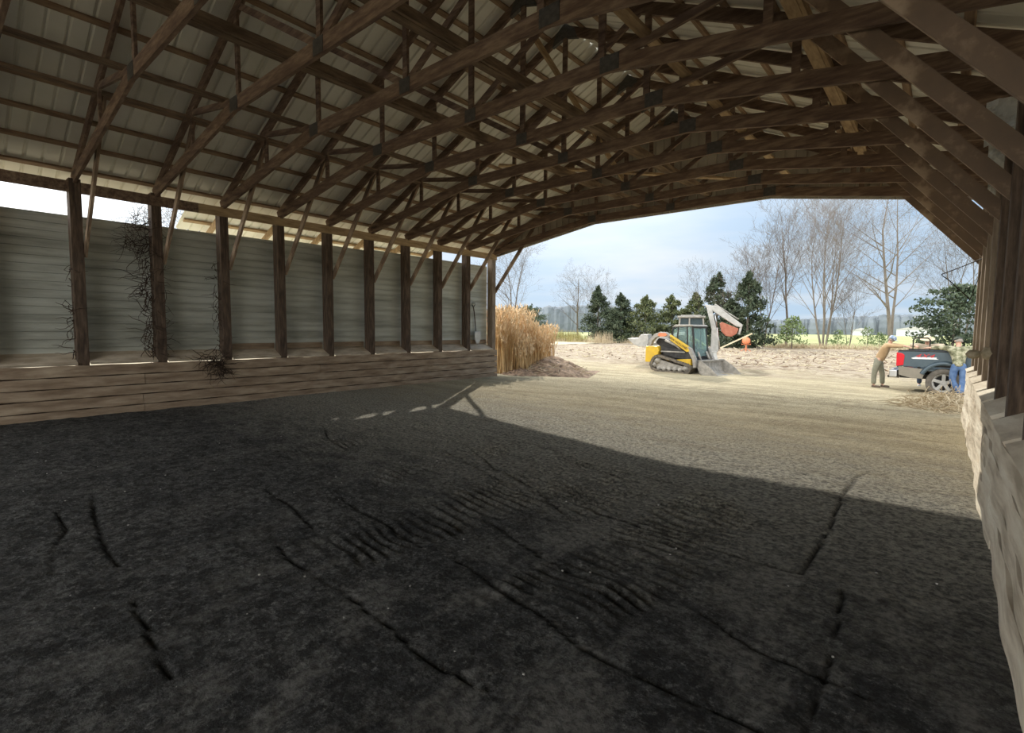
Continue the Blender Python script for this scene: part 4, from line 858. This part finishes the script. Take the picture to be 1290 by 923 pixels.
def blades(name, loc, n, R_, H, seed, m, label, cat, lean=.25, w=.012, plume=0, ell=1.0, grp=None):
    rs = np.random.RandomState(seed); V_ = []; F_ = []; PV = []; PF = []
    for i in range(n):
        a = rs.rand()*2*PI; r = math.sqrt(rs.rand())*R_; b = np.array([math.cos(a)*r, math.sin(a)*r*ell, 0.]); h = H*rs.uniform(.55, 1.05); ln = rs.normal(0, lean, 2)*h
        d = np.array([math.cos(a*3+i), math.sin(a*3+i), 0])*w; m_ = b+np.array([ln[0]*.35, ln[1]*.35, h*.6]); t_ = b+np.array([ln[0], ln[1], h*(1-.1*abs(ln[0])/h)])
        k = len(V_); V_ += [b-d, b+d, m_+d*.8, m_-d*.8, t_]; F_ += [(k, k+1, k+2, k+3), (k+3, k+2, k+4)]
        if plume and rs.rand() < plume:
            ax = (t_-m_)/np.linalg.norm(t_-m_)
            for j in range(7):
                c = t_ - ax*.30*j/7 + rs.normal(0, .02, 3); e = rs.normal(0, 1, 3); e /= np.linalg.norm(e); k = len(PV); PV += [c-ax*.05, c+e*.035, c+ax*.08+e*.02, c-e*.02]; PF.append((k, k+1, k+2, k+3))
    me = D.meshes.new(name); me.from_pydata([tuple(v) for v in V_], [], F_); me.materials.append(M[m]); o = D.objects.new(name, me); C.objects.link(o); o.location = loc; tag(o, label, cat, grp)
    if PV:
        me = D.meshes.new('plume'); me.from_pydata([tuple(v) for v in PV], [], PF); me.materials.append(M['plume']); p = D.objects.new('plume', me); C.objects.link(p); p.parent = o
    return o
RE = [((-12.75, 14.3, -.1), 420, .55, 2.5, 'tallest tan reed clump against the left wall end'),
      ((-13.4, 15.7, -.1), 420, .75, 2.45, 'broad tan reed clump behind the one at left wall end'),
      ((-12.45, 15.9, -.1), 300, .42, 2.0, 'slender upright reed clump rising from the mulch heap'),
      ((-13.6, 18.0, -.1), 300, .55, 1.9, 'tan reed clump farther back, right side of the reeds'),
      ((-12.2, 14.9, -.1), 200, .35, 1.5, 'low tan reed clump in front at foot of the reeds'),
      ((-14.8, 17.2, -.1), 420, .9, 2.7, 'high tan reed clump at the back of the reeds')]
for i, (loc, n, R_, H, lab) in enumerate(RE): blades('reed_clump', loc, n, R_, H, 60+i, 'reed', lab, 'reeds', lean=.10, w=.009, plume=.8, grp='tan reed clumps by the left wall end')
for i, (x, y, h, lab) in enumerate(((-44.5, 61.5, 2.2, 'yellow grass tuft in the field left of the round-crowned tree'), (-41.8, 62.2, 1.9, 'yellow-green grass tuft below the round-crowned bare tree'), (-39.9, 61.0, 1.3, 'low yellow grass left of the evergreen row'), (-47.5, 62.5, 2.0, 'yellow grass tuft right beside the dark round bush'))):
    blades('tall_grass', (x, y, -.25), 420, 1.7, h, 70+i, 'weed', lab, 'grass tuft', lean=.15, w=.02, grp='yellow grass tufts at the field edge')
for i, (x, y, h, lab) in enumerate(((-33.9, 58.0, 1.9, 'dry brown stalks in front of the leftmost evergreens'), (-36.0, 60.0, 1.4, 'shorter dry stalks left of the tall brown ones'), (-29.6, 60.0, 1.3, 'dry stalks left of the raised grey bucket'), (-27.8, 60.5, 1.2, 'dry stalks right behind the raised grey bucket'))):
    blades('dry_stalks', (x, y, -.25), 110, 1.3, h, 80+i, 'straws', lab, 'dry stalks', lean=.15, w=.022, grp='dry stalks before the evergreens')
# low rough growth along the field edge
for i, (x0, y0, x1, y1, lab) in enumerate(((-27, 64, -17, 61, 'strip of dead grass at the foot of the evergreens'), (-14.5, 60, -7.5, 62, 'strip of dead grass under the leaning bare trunks'), (-7.5, 62, 4, 63, 'strip of dead grass behind the truck'), (-46, 60, -28, 62, 'strip of dead grass at the left field edge'))):
    rs = np.random.RandomState(90+i); n = 1500; V_ = []; F_ = []
    for j in range(n):
        u = rs.rand(); b = np.array([x0+(x1-x0)*u+rs.normal(0, .5), y0+(y1-y0)*u+rs.normal(0, .7), -.22]); h = rs.uniform(.25, .8); ln = rs.normal(0, .25, 2); a = rs.rand()*PI; d = np.array([math.cos(a), math.sin(a), 0])*.03; k = len(V_)
        V_ += [b-d, b+d, b+np.array([ln[0], ln[1], h])]; F_.append((k, k+1, k+2))
    me = D.meshes.new('dead_grass'); me.from_pydata([tuple(v) for v in V_], [], F_); me.materials.append(M['straws']); o = D.objects.new('dead_grass', me); C.objects.link(o); tag(o, lab, 'grass', None, 'stuff')
# mulch heap by the wall end
def heap(name, c, rx, ry, H, seed, m, label, cat, rz=0, n=46):
    X, Y = np.meshgrid(np.linspace(-1, 1, n), np.linspace(-1, 1, n)); x = X.ravel(); y = Y.ravel(); r = np.hypot(x, y)
    z = np.clip(1-r, 0, 1)**.8*H*(1+.5*vnoise(x*3+9, y*3+9, 1, seed)) + np.clip(1-r, 0, .3)*(.35*vnoise(x*9+9, y*9+9, 1, seed+1)+.3*vnoise(x*22+30, y*22+30, 1, seed+2)) - .04
    i = np.arange(n*n).reshape(n, n); f = np.stack([i[:-1, :-1], i[:-1, 1:], i[1:, 1:], i[1:, :-1]], -1).reshape(-1, 4)
    me = D.meshes.new(name); me.from_pydata(np.stack([x*rx, y*ry, z], 1).tolist(), [], f.tolist()); me.materials.append(M[m]); o = D.objects.new(name, me); C.objects.link(o); o.location = c; o.rotation_euler.z = rz; me.shade_smooth()
    return tag(o, label, cat)
hp = heap('mulch_heap', (-12.3, 16.6, -.12), 1.9, 2.3, .72, 5, 'mulch', 'dark brown mulch heap beside the reeds', 'heap', .4)
heap('mulch_heap', (-11.9, 14.4, -.08), .85, 1.0, .28, 8, 'mulch', 'low brown mulch heap at the foot of left wall end', 'heap', .2)
# litter sticks on the heap
rs = np.random.RandomState(7); mb = MB()
for i in range(160):
    a = rs.rand()*2*PI; r = math.sqrt(rs.rand())*1.9; x = -12.3+r*math.cos(a); y = 16.3+r*math.sin(a)*1.1; z = -.1+.62*max(0, 1-r/1.9)+.05; L = rs.uniform(.15, .5); d = Vector((rs.normal(), rs.normal(), rs.normal()*.25)).normalized()*L
    mb.tube([Vector((x, y, z))-d/2, Vector((x, y, z))+d/2], [.010, .006], 4)
tag(mb.build('twig_litter', M['straws']), 'pale twigs strewn over the brown mulch heap', 'twigs', None, 'stuff')
# brush pile near the right wall end
rs = np.random.RandomState(9); mb = MB()
for i in range(520):
    a = rs.rand()*2*PI; r = rs.rand()**.8; x = .15+r*math.cos(a)*.95; y = 15.1+r*math.sin(a)*1.5; z = -.1+.38*(1-r)**.8*rs.rand()+.02; L = rs.uniform(.25, .8); d = Vector((rs.normal(), rs.normal(), rs.normal()*.32)).normalized()*L
    p = Vector((x, y, z)); q = p+d*.5+Vector((0, 0, rs.rand()*.08)); s_ = q+Vector((d.x, d.y, -abs(d.z)))*.5+Vector((rs.normal(), rs.normal(), 0))*.06
    for w in (p, q, s_): w.z = max(w.z, -.14)
    mb.tube([p, q, s_], [.008, .007, .003], 3)
tag(mb.build('brush_pile', M['straws']), 'low pile of tangled dry stalks by the right wall end', 'brush pile', None, 'stuff')
# scattered debris in the yard
rs = np.random.RandomState(12); mb = MB(); m2 = MB()
for i in range(1500):
    x = rs.uniform(-26, 3); y = rs.uniform(27, 52); z = float(gh(np.array([x]), np.array([y]))[0]); L = rs.uniform(.06, .4); d = Vector((rs.normal(), rs.normal(), rs.normal()*.15)).normalized()*L
    (mb if i % 3 else m2).tube([Vector((x, y, z+.03))-d/2, Vector((x, y, z+.05+.1*rs.rand()))+d/2], [.02*rs.rand()+.008]*2, 4)
tag(mb.build('yard_litter', M['fore']), 'pale wood scraps scattered over the rough far yard', 'litter', None, 'stuff'); tag(m2.build('yard_litter', M['mulch']), 'dark clods and bark scattered over the rough far yard', 'litter', None, 'stuff')
rs = np.random.RandomState(13); mb = MB()
for i in range(110):
    x = rs.uniform(-9, .1); y = abs(rs.normal(0, 1))*3.5+.5; r_ = rs.uniform(.002, .006); z = float(gh(np.array([x]), np.array([y]))[0])
    if y < 13: mb.box((x, y, z+r_*.6), (r_*2.2, r_*1.6, r_*1.2), rs.rand()*3)
tag(mb.build('pebbles', M['lgrey']), 'tiny pale pebbles and chips scattered over the shed floor', 'pebbles', None, 'stuff')
# distant woods and buildings
def woods(name, x0, x1, y0, y1, H, n, seed, label):
    rs = np.random.RandomState(seed); V_ = []; F_ = []
    ph = np.linspace(0, 2*PI, 7)[:-1]
    for i in range(n):
        u = (i+rs.rand())/n; x = x0+(x1-x0)*u; y = y0+(y1-y0)*u+rs.uniform(0, 22); h = H*rs.uniform(.80, 1.0)*(1+.12*math.sin(u*9+seed)); w = h*rs.uniform(.25, .40)
        k = len(V_)
        for zz, ww in ((0, .9), (.35, 1), (.72, .85), (.94, .5)):
            V_ += [(x+math.cos(p)*w*ww*rs.uniform(.8, 1.2), y+math.sin(p)*w*ww, -.5+h*zz) for p in ph]
        V_.append((x, y, -.5+h))
        for L_ in range(3):
            for j in range(6): F_.append((k+L_*6+j, k+L_*6+(j+1) % 6, k+L_*6+6+(j+1) % 6, k+L_*6+6+j))
        for j in range(6): F_.append((k+18+j, k+18+(j+1) % 6, k+24))
    me = D.meshes.new(name); me.from_pydata(V_, [], F_); me.materials.append(M['far']); o = D.objects.new(name, me); C.objects.link(o); return tag(o, label, 'woods', None, 'stuff')
woods('distant_woods', -330, -130, 150, 330, 17, 700, 1, 'hazy blue-grey woods on the horizon at left')
woods('distant_woods', -130, 40, 330, 360, 11, 600, 2, 'hazy grey woods on the horizon at right')
woods('distant_woods', -420, -330, -10, 150, 15, 60, 3, 'hazy woods on the horizon outside the left wall')
for i, (x, y, w, h, lab) in enumerate(((-9.5, 300, 16, 5.0, 'long white farm building on the far horizon behind the truck'), (-32, 305, 7, 4.0, 'small white farm building on the horizon left of the long one'))):
    t = empty('farm_building', (x, y, -.5)); tag(t, lab, 'building', 'far white farm buildings')
    MB().box((0, 0, h*.35), (w, 8, h*.7)).build('wall', M['fwall'], t); MB().prism([(-w/2-.3, h*.7), (0, h), (w/2+.3, h*.7)], -4.3, 4.3).build('roof', M['lgrey'], t)
